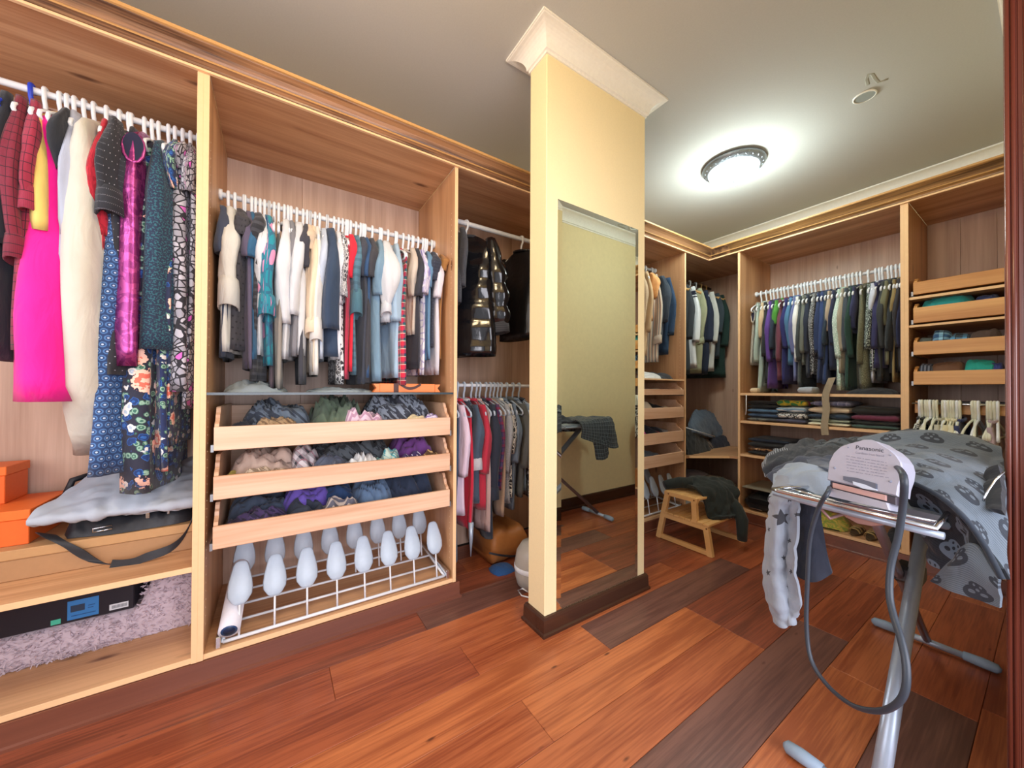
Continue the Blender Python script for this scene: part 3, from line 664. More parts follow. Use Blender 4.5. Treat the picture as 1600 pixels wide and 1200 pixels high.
def run(S, zrail, railname, grp, hkind, rows, front, drail=.30, W=.20, hz=True):
    """rows: (px of the front edge, py of the hem, T, name, colour, pattern dict, sleeve length, extra dict, description)"""
    for n, row in enumerate(rows):
        px, py, T, name, col, pat, sl, ex, desc = row; ex = dict(ex)
        ax, val = ('x', FRX-front) if S == 'A' else ('y', FRY+front)
        p = at(px, 500, ax, val); q = at(px, py, ax, val)
        a = p.y if S == 'A' else p.x; L = zrail-q.z
        loc = wpt(S, a, drail, zrail); rz = 0 if S == 'A' else -PI/2
        cat = ex.pop('cat', {'trousers': 'trousers', 'dress': 'dress', 'coat': 'coat', 'jacket': 'jacket', 'vest': 'vest', 'sweater': 'sweater', 'garment_bag': 'garment bag', 'skirt': 'skirt'}.get(name, 'shirt'))
        pt = dict(pat); mt = cloth(col, **pt); m2 = ex.pop('m2', None)
        if m2: m2 = cloth(m2)
        hk = ex.pop('h', hkind); dz = ex.pop('dz', 0)
        garment(name, '%s, %s from left on %s' % (desc, ORD[n], railname), cat, grp, loc, rz+ex.pop('yaw', 0), mt, L, T*(1.15 if S == 'A' else 1.35), ex.pop('W', W), sl, mat2=m2, seed=n+int(px), **ex)
        if hz and hk: hanger(hk, loc, rz, '%s hanger holding the %s' % (dict(white='white plastic', blue='blue plastic', grey='pale grey plastic', wood='wooden').get(hk), desc), 'hangers on %s' % railname)
so = {}
def P_(k, c2=None, c3=None, c4=None, sc=1, **kw): return dict(pat=k, c2=c2, c3=c3, c4=c4, sc=sc, **kw)
TR = 'the tall left rail'
run('A', 2.222, TR, 'long garments on the tall left rail', 'white', [
 (-20, 560, .05, 'jacket', '#1f2430', so, .5, dict(kind='coat', h='blue'), 'dark navy long-sleeved jacket'),
 (6, 545, .055, 'shirt', '#7e2238', P_('grid', '#3a1624'), .50, dict(cuff=.05), 'wine red windowpane check shirt'),
 (34, 575, .05, 'shirt', '#9c2a44', P_('grid', '#4a1a2c'), .34, dict(cuff=.05), 'crimson check shirt with buttoned cuff'),
 (48, 330, .055, 'top', '#e0c46a', so, 0, dict(hem=.05), 'short mustard yellow pointed top'),
 (62, 628, .125, 'dress', '#f50a94', so, 0, dict(flare=.35, waist=1, kind='dress', W=.19), 'hot pink sleeveless A-line dress'),
 (80, 395, .03, 'top', '#22262e', so, .22, dict(), 'black short-sleeved top'),
 (98, 590, .045, 'jacket', '#a9b0c2', so, .44, dict(), 'pale grey satin jacket'),
 (122, 722, .12, 'garment_bag', '#c9c5b8', so, 0, dict(point_=1, kind='bag', W=.24, amp=.5), 'long cream garment bag'),
 (146, 600, .035, 'shirt', '#c22236', P_('crinkle', '#a01a2c'), .42, dict(), 'red ruffled silky blouse'),
 (163, 745, .075, 'dress', '#25406e', P_('geo', '#4e79b0', '#b8cbe6'), 0, dict(kind='dress', flare=.1), 'long navy dress with small blue medallions'),
 (168, 585, .045, 'shirt', '#23252d', P_('dots', '#b8b8c4', '#b8b8c4', sc=.9), .30, dict(cuff=.06, sr=.068, W=.225), 'charcoal blouse with tiny white dots'),
 (192, 600, .03, 'shirt', '#262a34', P_('dots', '#8b8d98', '#8b8d98', sc=1.2), .40, dict(), 'black finely dotted shirt'),
 (206, 572, .075, 'top', '#b0488f', P_('crinkle', '#8d3478', rough=.25, metal=.6), 0, dict(kind='vest', W=.285), 'metallic magenta sleeveless top'),
 (218, 775, .085, 'dress', '#23263a', P_('floral', **FL), 0, dict(kind='dress', flare=.25, W=.17), 'long black floral dress with coral roses'),
 (236, 545, .095, 'dress', '#1c2c46', P_('speckle', '#2a5f6c', sc=.6), 0, dict(kind='dress', W=.222), 'navy lace and teal sequin dress'),
 (248, 740, .035, 'dress', '#1d2c58', P_('floral', sc=1.2, **FL), 0, dict(kind='dress'), 'blue floral maxi dress with pink blooms'),
 (262, 700, .03, 'dress', '#232d4c', P_('floral', sc=1.4, **FL), .2, dict(kind='dress'), 'dark blue floral dress'),
 (276, 612, .065, 'dress', '#24242c', P_('blotch', '#9a9aa6', '#b8b8c4', '#d468c0', sc=1.6), .12, dict(kind='dress', flare=.1), 'black dress printed with grey and pink hearts'),
 (290, 640, .03, 'dress', '#2a2a34', P_('blotch', '#b0b0ba', '#8c8c98', '#c45ab0', sc=1.9), .2, dict(kind='dress'), 'black dress with small pale hearts'),
], .07)
MRn = 'the middle shirt rail'
run('A', 2.0, MRn, 'short garments on the middle rail', 'white', [
 (344, 556, .03, 'shirt', '#3a4356', so, .2, dict(), 'slate navy polo shirt'),
 (356, 548, .04, 'shirt', '#cdccc4', so, .33, dict(cuff=.09, sr=.062), 'off-white shirt with a wide turned-back cuff'),
 (374, 545, .045, 'shirt', '#3b3a40', P_('dots', '#1c1c20', sc=.9), .12, dict(sr=.06), 'charcoal dotted blouse'),
 (386, 575, .025, 'shirt', '#5a5268', so, .2, dict(), 'dusty purple tee'),
 (393, 560, .025, 'shirt', '#2d5f82', so, .2, dict(), 'petrol blue tee'),
 (401, 595, .03, 'shirt', '#2b2c32', P_('hstripe', '#44454c', sc=3), .13, dict(sr=.062), 'black ribbed short-sleeved shirt'),
 (409, 553, .025, 'shirt', '#cfd2d6', P_('blotch', '#cfd2d6', '#cfd2d6', '#333333', sc=.8), .36, dict(cuff=.05), 'white blouse with black pictures'),
 (417, 570, .03, 'shirt', '#2b6a86', P_('blotch', '#1f8a9c', '#d98fb4', '#20406e', sc=.7), .38, dict(cuff=.06, sr=.058), 'teal blouse with pink and navy print'),
 (426, 612, .02, 'trousers', '#5a4d56', so, 0, dict(kind='trousers'), 'long plum brown trousers'),
 (434, 608, .025, 'dress', '#8e8880', so, 0, dict(kind='dress'), 'long taupe dress'),
 (444, 560, .035, 'shirt', '#cfd2d6', so, .46, dict(sr=.058), 'white linen shirt'),
 (456, 555, .035, 'shirt', '#7a7a80', so, .3, dict(), 'mid grey top'),
 (466, 553, .045, 'shirt', '#cfd2d6', so, .42, dict(sr=.062, dy=-.02), 'crisp white full-sleeved shirt'),
 (477, 600, .025, 'shirt', '#3c3d46', so, .2, dict(), 'dark grey top'),
 (484, 500, .02, 'shirt', '#d8c2a8', so, .12, dict(m2='#b38f68'), 'sand beige blouse'),
 (490, 580, .022, 'shirt', '#e6d0b4', so, .46, dict(cuff=.04), 'cream blouse with long cuffs'),
 (498, 585, .028, 'shirt', '#e0ded8', so, .46, dict(cuff=.07), 'ivory shirt with a deep cuff'),
 (506, 560, .022, 'shirt', '#b9c4d4', so, .35, dict(), 'pale blue-grey shirt'),
 (519, 556, .08, 'coat', '#2c3f58', so, .47, dict(sr=.085, kind='coat'), 'slate blue coat with wide sleeves'),
 (531, 560, .025, 'shirt', '#dcdde4', so, .35, dict(), 'white cotton shirt'),
 (539, 600, .025, 'shirt', '#d9d9dc', P_('blotch', '#2c2c34', '#d9d9dc', '#55555c', sc=2.2), .28, dict(cuff=.04), 'black and white flowered blouse'),
 (546, 592, .022, 'shirt', '#b8304e', so, 0, dict(), 'raspberry camisole'),
 (552, 580, .025, 'shirt', '#dd2038', so, .22, dict(), 'bright red short-sleeved tee'),
 (560, 585, .03, 'jacket', '#52798c', P_('hstripe', '#47697c', sc=2.5), .30, dict(sr=.05, cuff=.09, m2='#4a7484'), 'teal padded jacket with balled cuff'),
 (569, 600, .03, 'shirt', '#3a3f4c', so, .2, dict(), 'graphite long top'),
 (577, 590, .025, 'shirt', '#2f5078', so, .2, dict(), 'denim blue top'),
 (585, 598, .035, 'shirt', '#3c3c42', so, .2, dict(sr=.058), 'black cotton shirt'),
 (597, 596, .05, 'shirt', '#7392a8', so, .28, dict(sr=.062), 'washed chambray shirt'),
 (610, 500, .035, 'shirt', '#cfd2d6', so, .34, dict(kind='bishop', sr=.06, cuff=.03), 'white blouse with a puffed sleeve'),
 (624, 590, .045, 'shirt', '#a3bdd2', so, .40, dict(sr=.058), 'light blue denim shirt'),
 (639, 602, .04, 'shirt', '#d42440', P_('plaid', '#1e3a5e', '#e8e0c8', '#2c8a6a', sc=1.1), 0, dict(kind='dress', flare=.12), 'red tartan flannel shirt'),
 (650, 520, .03, 'shirt', '#c9bcae', so, .26, dict(), 'oatmeal blouse'),
 (659, 575, .03, 'shirt', '#33353f', so, .26, dict(sr=.058), 'washed black tee'),
 (667, 585, .03, 'shirt', '#b9b4d6', P_('blotch', '#e6e2ea', '#8d86c4', '#d8d4e4', sc=.9), .24, dict(sr=.058), 'lavender print blouse'),
 (675, 560, .025, 'shirt', '#5f87a8', so, .2, dict(), 'cornflower blue top'),
 (683, 540, .03, 'shirt', '#2d3342', P_('dots', '#4a5064', sc=1.4), .16, dict(sr=.062), 'dark navy cap-sleeved top'),
 (690, 585, .025, 'shirt', '#d5d2da', so, .25, dict(sr=.045), 'pearl grey tie-front blouse'),
 (698, 560, .025, 'shirt', '#a0703a', so, .1, dict(), 'mustard brown blouse'),
], .055, W=.205)
for k in range(11): hanger('white', wpt('A', -.13+.087*k+(.01 if k % 2 else 0), .30, 2.0), 0, 'bare white plastic hanger hook, %s spare one from left on the middle rail' % ORD[k], 'spare hangers on the middle rail')
c = MB(); c.tube([wpt('A', -.188, .30, 1.93), wpt('A', -.188, .30, 2.0), wpt('A', -.188, .314, 2.017), wpt('A', -.188, .325, 2.006), wpt('A', -.188, .325, 1.985)], .003, 6)
link('wire_hook', c, chrome, None, label='single bare wire hook at the left end of the middle rail', cat='hook')
# upper rail beside the pillar: three jackets
UR = 'the upper rail beside the pillar'
leather = plain('black_leather', '#191a1e', .33, bump=.6, bscale=40, coat=.3)
shiny = plain('glossy_black_nylon', '#14151a', .16, bump=.5, bscale=22, coat=.6)
def put(name, label, cat, grp, px, zr, py, mat, T, hk, front=.07, yaw=0, **kw):
    p = at(px, 500, 'x', FRX-front); q = at(px, py, 'x', FRX-front); loc = wpt('A', p.y, .30, zr)
    g = garment(name, label, cat, grp, loc, yaw, mat, zr-q.z, T, seed=int(px), **kw)
    if hk: hanger(hk, loc, yaw, 'hanger under the %s' % ' '.join(label.split()[:4]), 'hangers on the upper rail beside the pillar')
    return g
put('jacket', 'dark speckled tweed jacket pressed against the wardrobe panel left of the puffer', 'jacket', 'jackets beside the pillar', 727, 2.185, 470, cloth('#2e3038', **P_('speckle', '#55575f')), .05, 'white', sl=.34)
put('puffer_jacket', 'glossy black quilted puffer jacket with grey knitted cuffs on the upper rail', 'jacket', 'jackets beside the pillar', 754, 2.185, 553, shiny, .13, 'white', kind='puffer', sl=.54, sr=.085, cuff=.035, mat2=cloth('#4b4e55', **P_('hstripe', '#33353b', sc=8)), dy=.06, W=.215, yaw=.68)
put('leather_jacket', 'black leather biker jacket partly hidden by the cream pillar', 'jacket', 'jackets beside the pillar', 845, 2.185, 525, leather, .10, 'white', kind='coat', sl=.42, sr=.062, dy=-.03, W=.2, yaw=.35)
LR = 'the lower pillar rail'
run('A', 1.146, LR, 'garments on the lower rail beside the pillar', 'grey', [
 (721, 880, .03, 'trousers', '#2b4560', so, 0, dict(kind='dress', W=.2), 'navy denim dress'),
 (731, 810, .045, 'sweater', '#dcc7da', so, .40, dict(sr=.062), 'pale lilac knitted sweater'),
 (741, 832, .035, 'shirt', '#c81f3c', so, 0, dict(), 'bright red long top'),
 (752, 790, .06, 'jacket', '#3f5063', so, .34, dict(sr=.06, cuff=.04, m2='#b9b9c0', kind='coat'), 'slate blue jacket with a grey cuff'),
 (764, 800, .045, 'coat', '#b5283f', so, .40, dict(sr=.062, kind='coat'), 'raspberry red coat'),
 (772, 835, .03, 'shirt', '#c4a9a4', so, 0, dict(), 'dusty pink long top'),
 (778, 845, .05, 'coat', '#242c3c', so, .52, dict(sr=.062, kind='coat', cuff=.05), 'dark navy wool coat'),
 (788, 770, .03, 'shirt', '#3b3f6a', P_('plaid', '#8a2344', '#23264a'), .40, dict(), 'purple and red checked shirt'),
 (795, 810, .03, 'dress', '#b79a83', so, 0, dict(kind='dress'), 'light brown knit dress'),
 (801, 790, .03, 'shirt', '#8f9298', P_('speckle', '#c9ccd2'), .42, dict(), 'grey melange cardigan'),
 (807, 780, .025, 'shirt', '#e4e2dc', P_('blotch', '#2c2c30', '#e4e2dc', '#4a4a50', sc=1.6), .3, dict(), 'white blouse with black leopard spots'),
 (813, 800, .045, 'coat', '#6f8197', so, .36, dict(sr=.05, kind='coat'), 'blue-grey coat'),
 (822, 780, .05, 'coat', '#5a5d5c', so, .40, dict(sr=.062, kind='coat', yaw=.12), 'dark grey wool coat'),
 (832, 770, .04, 'jacket', '#7f93ad', so, .4, dict(sr=.058), 'light steel blue jacket'),
 (842, 780, .04, 'shirt', '#2b3340', P_('blotch', '#c9ccd2', '#2b3340', '#7a8290', sc=1.4), .3, dict(), 'black and white patterned shirt'),
], .07, W=.20)
# bay right of the mirror
RM = 'the rail right of the mirror'
run('A', 2.24, 'the rail by the mirror', 'garments right of the mirror', 'white', [
 (1000, 585, .04, 'jacket', '#23304a', so, .5, dict(kind='coat'), 'navy blazer just showing behind the pillar'),
 (1010, 575, .04, 'shirt', '#c2a889', P_('speckle', '#a58a6c'), .45, dict(), 'beige striped long shirt'),
 (1019, 555, .04, 'shirt', '#c9ac84', so, .5, dict(), 'tan cotton shirt'),
 (1026, 500, .045, 'shirt', '#e0a468', P_('speckle', '#c9874c'), .22, dict(sr=.06), 'orange-tan short-sleeved shirt'),
 (1034, 565, .045, 'shirt', '#d5c8b4', P_('stripe', '#8d8f8c', '#b06a4c', sc=1.2), .55, dict(cuff=.04), 'beige shirt with vertical stripes'),
 (1043, 530, .045, 'jacket', '#2b3542', so, .4, dict(sr=.062), 'dark slate polo jacket'),
 (1053, 553, .06, 'jacket', '#1e3a58', so, .5, dict(sr=.06, kind='coat'), 'deep blue jacket'),
], .07, W=.21)
CRn = 'the corner rail'
run('A', 2.226, CRn, 'jackets on the corner rail', 'wood', [
 (1082, 585, .06, 'jacket', '#30363c', so, .5, dict(kind='coat'), 'charcoal wool jacket'),
 (1092, 575, .05, 'jacket', '#e2e6ea', P_('band', '#23283a'), .52, dict(kind='coat', h='white', m2='#23283a'), 'white navy-banded jacket'),
 (1101, 583, .06, 'shirt', '#9fa284', so, .5, dict(cuff=.03, h='wood'), 'pale olive shirt'),
 (1112, 585, .06, 'jacket', '#1f2940', so, .5, dict(kind='coat', h='white'), 'dark navy blazer with a red tag'),
 (1121, 580, .05, 'shirt', '#d7d9d2', so, .5, dict(h='white'), 'off-white shirt'),
 (1129, 560, .05, 'jacket', '#36424a', so, .4, dict(h='wood', kind='coat'), 'dark grey anorak'),
 (1137, 590, .06, 'jacket', '#18362f', so, .52, dict(kind='coat'), 'bottle green long jacket'),
], .07, W=.22)
# back wall
BRn = 'the back wall rail'
bl = [(1172, 570, '#b9b2a4', P_('speckle', '#8f887a'), 'vest', 'grey-beige knitted vest', .03, 0), (1180, 612, '#a9bcb4', so, 'shirt', 'pale mint long shirt', .03, .5), (1187, 545, '#c8b08e', so, 'shirt', 'sand shirt', .02, .3), (1192, 598, '#23282c', so, 'sweater', 'black sweater', .025, .45), (1198, 607, '#5b3c8e', so, 'sweater', 'violet sweater', .025, .5), (1204, 560, '#28384c', so, 'sweater', 'dark slate sweater', .025, .4), (1209, 500, '#4f9a3c', so, 'shirt', 'green tee', .02, .2),
 (1215, 594, '#6f3b4c', so, 'sweater', 'plum sweater', .04, .5), (1223, 600, '#2a2c6a', so, 'sweater', 'indigo sweater', .025, .4), (1230, 570, '#4b7aa0', so, 'sweater', 'sky blue sweater', .035, .4), (1236, 595, '#6d76a8', so, 'shirt', 'periwinkle shirt', .025, .45), (1241, 565, '#e6e8e6', so, 'shirt', 'slim white shirt', .015, .4), (1246, 605, '#3e464a', so, 'sweater', 'graphite sweater', .025, .5), (1252, 570, '#6b7068', so, 'shirt', 'grey-green shirt', .025, .45), (1258, 590, '#20283c', so, 'shirt', 'midnight shirt', .025, .45),
 (1267, 585, '#1d2226', P_('speckle', '#c8ccd0', sc=.5), 'sweater', 'black sweater with white flecks', .04, .47), (1275, 598, '#26365e', so, 'sweater', 'royal navy sweater', .03, .45), (1281, 600, '#2c4070', so, 'sweater', 'cobalt navy sweater', .03, .5), (1287, 570, '#2a3a4c', so, 'shirt', 'ink blue shirt', .025, .4), (1292, 500, '#b3a28e', so, 'shirt', 'taupe tee', .015, .3), (1298, 578, '#222a48', so, 'sweater', 'dark indigo sweater', .035, .4),
 (1306, 610, '#b4cfc2', P_('speckle', '#e4efe8', sc=.3), 'sweater', 'fluffy mint cardigan', .035, .5), (1312, 583, '#a39a88', so, 'shirt', 'stone shirt', .02, .45), (1318, 586, '#3b444e', so, 'sweater', 'steel grey sweater', .03, .45), (1325, 610, '#1f4038', so, 'sweater', 'forest green sweater', .03, .5), (1331, 520, '#2c3054', so, 'shirt', 'navy polo', .025, .3), (1343, 608, '#5c5c46', P_('speckle', '#7f8068', sc=.7), 'coat', 'olive tweed coat', .055, .55),
 (1355, 580, '#2c3436', P_('speckle', '#b9c9c0', sc=.35), 'sweater', 'dark sweater with pale flecks', .03, .45), (1361, 598, '#c4c8d6', so, 'shirt', 'pale lilac-grey shirt', .015, .2), (1366, 575, '#30305a', so, 'sweater', 'dusk blue sweater', .04, .45), (1375, 595, '#34383a', so, 'sweater', 'soft black sweater', .03, .45), (1381, 570, '#6a6a50', so, 'shirt', 'moss shirt', .02, .3), (1388, 582, '#262c30', so, 'sweater', 'charcoal sweater', .035, .47), (1395, 597, '#8f7c50', so, 'shirt', 'khaki shirt', .015, .3), (1400, 580, '#2d2b30', so, 'sweater', 'brown-black sweater', .025, .45), (1405, 590, '#232a4c', so, 'sweater', 'night blue sweater', .025, .45)]
run('B', 1.995, BRn, 'garments on the back wall rail', 'white', [(px, py, T, nm, col, pat, sl, dict(kind=('vest' if nm == 'vest' else 'coat' if nm == 'coat' else 'shirt'), sr=.04), d) for (px, py, col, pat, nm, d, T, sl) in bl], .075, drail=.295, W=.20)

# ------------------------------------------------------------------ soft things: heaps, folded cloth, drapes
def heap_mb(x0, x1, y0, y1, z0, h, seed, nx=40, ny=34, wr=.22, fr=9, p=2.4):
    c = MB(); rows = []; uvs = []; cx, cy = (x0+x1)/2, (y0+y1)/2; hx, hy = abs(x1-x0)/2, abs(y1-y0)/2
    for i in range(nx):
        r = []; ur = []
        for j in range(ny):
            u, v = -1+2*i/(nx-1), -1+2*j/(ny-1)
            # squircle mapping keeps the rim round
            uu, vv = u*math.sqrt(1-v*v*.32), v*math.sqrt(1-u*u*.32)
            e = max(0, 1-abs(u)**p)**.55*max(0, 1-abs(v)**p)**.55
            P = Vector((u*hx*fr, v*hy*fr, seed*3.7)); ca, sa = math.cos(seed*1.3), math.sin(seed*1.3); W_ = Vector(((P.x*ca+P.y*sa)*.45, (P.y*ca-P.x*sa)*1.5, P.z+mn.noise(P*.7)*1.2)); q = mn.noise(P*.8)*.45+(1-abs(mn.noise(W_*1.2+Vector((7, 3, 1)))*2.4))*.42+.10*mn.noise(P*3.1)
            z = z0+.001+h*e*(1-wr+wr*1.6*q)
            sh = 1+.06*mn.noise(Vector((u*2, v*2, seed+9)))
            r.append((cx+uu*hx*sh, cy+vv*hy*sh, z)); ur.append((cx+uu*hx, cy+vv*hy+z))
        rows.append(r); uvs.append(ur)
    c.grid(rows, uv=uvs)
    rim = [rows[i][0] for i in range(nx)]+[rows[-1][j] for j in range(1, ny)]+[rows[i][-1] for i in range(nx-2, -1, -1)]+[rows[0][j] for j in range(ny-2, 0, -1)]
    c.add([(p_[0], p_[1], z0+.0008) for p_ in rim], [tuple(range(len(rim)))])
    return c
def heap(name, label, cat, group, x0, x1, y0, y1, z0, h, mat, seed, **kw):
    return link(name, heap_mb(x0, x1, y0, y1, z0, h, seed, **kw), mat, None, label=label, cat=cat, group=group)
def slab_mb(x0, x1, y0, y1, z0, z1, seed, axis='x', layers=1, n=14):
    """folded cloth: rounded loops stacked in layers, stations along the axis"""
    c = MB(); rng = random.Random(seed)
    for L_ in range(layers):
        za, zb = z0+(z1-z0)*L_/layers+.0006, z0+(z1-z0)*(L_+1)/layers-.0006; zm, hz = (za+zb)/2, (zb-za)/2
        a0_, a1_, b0, b1 = (x0, x1, y0, y1) if axis == 'x' else (y0, y1, x0, x1); j0 = rng.uniform(-.008, .008)
        rows = []; uvs = []
        for i in range(n):
            t = i/(n-1); e = min(1, min(t, 1-t)*9+.25)**.5; a = a0_+(a1_-a0_)*t
            w = .012*mn.noise(Vector((a*14, L_*3.1, seed))); hh = hz*e*(1+.5*mn.noise(Vector((a*11, seed, L_*2))))
            row = []; ur = []
            bm_, hb = (b0+b1)/2+j0*.4, (b1-b0)/2-.004*abs(j0*100)
            for k in range(18):
                q = 2*PI*k/18; cb = math.copysign(abs(math.cos(q))**.35, math.cos(q)); sb = math.copysign(abs(math.sin(q))**.8, math.sin(q))
                b = bm_+hb*cb*(1-.02*(1-e))+w; z = zm+hh*sb+min(hz, .004)*mn.noise(Vector((a*9, b*9, seed+L_)))*.6
                z = max(z, z0)
                row.append((a, b, z) if axis == 'x' else (b, a, z)); ur.append((a, b+z))
            rows.append(row); uvs.append(ur)
        c.grid(rows, True, True, True, uvs)
    return c
def cr(P, t):
    n = len(P)-1; k = min(int(t*n), n-1); f = t*n-k
    p0, p1, p2, p3 = P[max(k-1, 0)], P[k], P[k+1], P[min(k+2, n)]
    return .5*((2*p1)+(p2-p0)*f+(2*p0-5*p1+4*p2-p3)*f*f+(3*p1-p0-3*p2+p3)*f*f*f)
def drape_mb(rows, nu=36, nv=30, amp=.006, seed=1, th=.004, fr=14):
    """cloth sheet through control rows of points, with ridged wrinkles and real thickness"""
    R_ = [[cr([Vector(p) for p in r], j/(nu-1)) for j in range(nu)] for r in rows]
    G = [[cr([R_[i][j] for i in range(len(R_))], k/(nv-1)) for j in range(nu)] for k in range(nv)]
    N = []
    for k in range(nv):
        row = []
        for j in range(nu):
            a = G[k][min(j+1, nu-1)]-G[k][max(j-1, 0)]; b = G[min(k+1, nv-1)][j]-G[max(k-1, 0)][j]
            nn = a.cross(b); nn = nn.normalized() if nn.length > 1e-9 else Vector((0, 0, 1)); row.append(nn)
        N.append(row)
    Q = [[G[k][j]+N[k][j]*(amp*(mn.noise(G[k][j]*fr+Vector((seed, 0, 0)))*1.2+.6-abs(mn.noise(G[k][j]*fr*1.9+Vector((0, seed, 3))))*2.2)) for j in range(nu)] for k in range(nv)]
    U = []; v = 0
    for k in range(nv):
        if k: v += (G[k][nu//2]-G[k-1][nu//2]).length
        u = 0; ur = []
        for j in range(nu):
            if j: u += (G[k][j]-G[k][j-1]).length
            ur.append((u, v))
        U.append(ur)
    c = MB(); back = [[Q[k][j]-N[k][j]*th for j in range(nu)] for k in range(nv)]
    c.grid([[tuple(p) for p in r] for r in Q], uv=U); c.grid([[tuple(p) for p in r] for r in back], uv=U)
    def rim(A, B, ua): c.grid([[tuple(p) for p in A], [tuple(p) for p in B]], uv=[ua, ua])
    rim(Q[0], back[0], U[0]); rim(Q[-1], back[-1], U[-1]); rim([r[0] for r in Q], [r[0] for r in back], [r[0] for r in U]); rim([r[-1] for r in Q], [r[-1] for r in back], [r[-1] for r in U])
    return c
def pts(rows): return [[at(px, py, 'y', y) for px, py, y in r] for r in rows]
def ptx(rows): return [[at(px, py, 'x', x) for px, py, x in r] for r in rows]
def ribbon_mb(P, wdir, w, n=40, th=.003):
    rows = [[tuple(cr([Vector(p) for p in P], i/(n-1))+Vector(wd)*(w*s)) for i in range(n)] for s, wd in ((-.5, wdir), (.5, wdir))]
    return drape_mb([[Vector(p) for p in rows[0][::4]], [Vector(p) for p in rows[1][::4]]], n, 4, 0, 1, th)

# --- trays of the middle bay
def tray_items(zfloor, ztop, items, grp, where, S='A', base=.05):
    for n, (pa, pb, hgt, d0, d1, col, pat, name, desc) in enumerate(items):
        if S == 'A':
            ya, yb = at(pa, 700, 'x', FRX-.06).y, at(pb, 700, 'x', FRX-.06).y; b = (FRX-d1, FRX-d0, max(ya-.014, -.178), min(yb+.014, .762))
        else:
            xa, xb = at(pa, 500, 'y', FRY+.06).x, at(pb, 500, 'y', FRY+.06).x; b = (xa, xb, FRY+.016, FRY+d1*.5)
        heap(name, '%s in %s' % (desc, where), {'scarf': 'scarf', 'shirt': 'shirt', 'hat': 'hat'}.get(name, 'clothes'), grp, *b, zfloor, ztop-zfloor+hgt*1.3+.008, cloth(col, **pat), n+int(pa)+S.count('B')*50, fr=15, wr=(.38 if S == 'A' else .2), p=(3.6 if S == 'A' else 7))
tray_items(.893, .970, [(356, 392, .00, .04, .3, '#31353f', so, 'scarf', 'dark charcoal scarf'), (372, 488, .075, .10, .46, '#6d7a8b', P_('crinkle', '#3b4250', sc=.7), 'scarf', 'large slate blue crumpled scarf'),
 (397, 466, .022, .03, .14, '#a08463', P_('crinkle', '#6e5640', sc=2), 'scarf', 'tan fringed scarf in front'), (490, 572, .10, .06, .44, '#5b6a58', so, 'shirt', 'olive green folded shirt'),
 (535, 600, .045, .03, .18, '#dcc0d0', P_('stripe', '#b48ca4', sc=2), 'scarf', 'pale pink rolled scarf'), (578, 690, .10, .10, .46, '#8a93a2', P_('crinkle', '#3a3d49', sc=.9), 'scarf', 'grey patterned scarf'),
 (636, 664, .018, .03, .12, '#dccba4', so, 'scarf', 'cream rolled scarf'), (664, 690, .018, .03, .14, '#8f7ab8', P_('stripe', '#dcd4ea', sc=2), 'scarf', 'purple striped rolled scarf')], 'things in the top tray', 'the top left-hand tray')
tray_items(.703, .779, [(350, 366, .0, .03, .15, '#a89a48', so, 'scarf', 'mustard scrap'), (358, 462, .065, .03, .42, '#c4ac9e', so, 'scarf', 'thick folded beige pink shawl'), (376, 455, .016, .022, .08, '#b9a590', P_('crinkle', '#7c6a58', sc=3), 'scarf', 'beige shawl fringe bundle'),
 (458, 500, .055, .05, .35, '#d8d0d4', P_('plaid', '#3d3f48', '#8c4458'), 'scarf', 'white and black checked scarf'), (484, 625, .085, .10, .46, '#4a5158', P_('crinkle', '#23272c', sc=.8), 'scarf', 'dark grey tartan heap'),
 (490, 548, .03, .03, .14, '#525a6c', so, 'shirt', 'slate blue knit'), (545, 598, .030, .03, .14, '#dfe3e4', so, 'scarf', 'white folded scarf'), (592, 626, .036, .03, .14, '#4aa0ac', P_('crinkle', '#c8d8c8', sc=1.5), 'scarf', 'turquoise rolled scarf'),
 (624, 688, .075, .08, .42, '#6b3a80', so, 'shirt', 'bright purple top'), (628, 660, .016, .03, .12, '#3c2c58', P_('dots', '#d8d0e4'), 'scarf', 'dark purple dotted scarf'), (664, 690, .012, .03, .1, '#c9a86e', P_('blotch', '#5a4028', '#c9a86e', '#5a4028'), 'scarf', 'leopard print scarf')], 'things in the middle tray', 'the middle left-hand tray')
tray_items(.513, .586, [(352, 452, .055, .10, .46, '#3d4a5e', so, 'shirt', 'slate blue flat folded shirt'), (352, 450, .014, .03, .16, '#4a3a66', P_('crinkle', '#2a2340', sc=1.2), 'scarf', 'dark violet ruffled scarf'),
 (444, 520, .065, .10, .38, '#6a55b4', so, 'shirt', 'violet strappy top'), (452, 505, .02, .03, .2, '#2c3444', so, 'shirt', 'ink blue top'), (500, 560, .055, .12, .42, '#22406a', so, 'shirt', 'royal blue top'),
 (500, 562, .022, .03, .13, '#b8aca4', P_('stripe', '#5a5a68', sc=1.5), 'shirt', 'beige striped top'), (560, 618, .060, .05, .40, '#5c7696', so, 'shirt', 'faded denim shirt'), (600, 690, .07, .08, .46, '#26334a', so, 'shirt', 'navy tee with a small white print')], 'things in the bottom tray', 'the bottom left-hand tray')
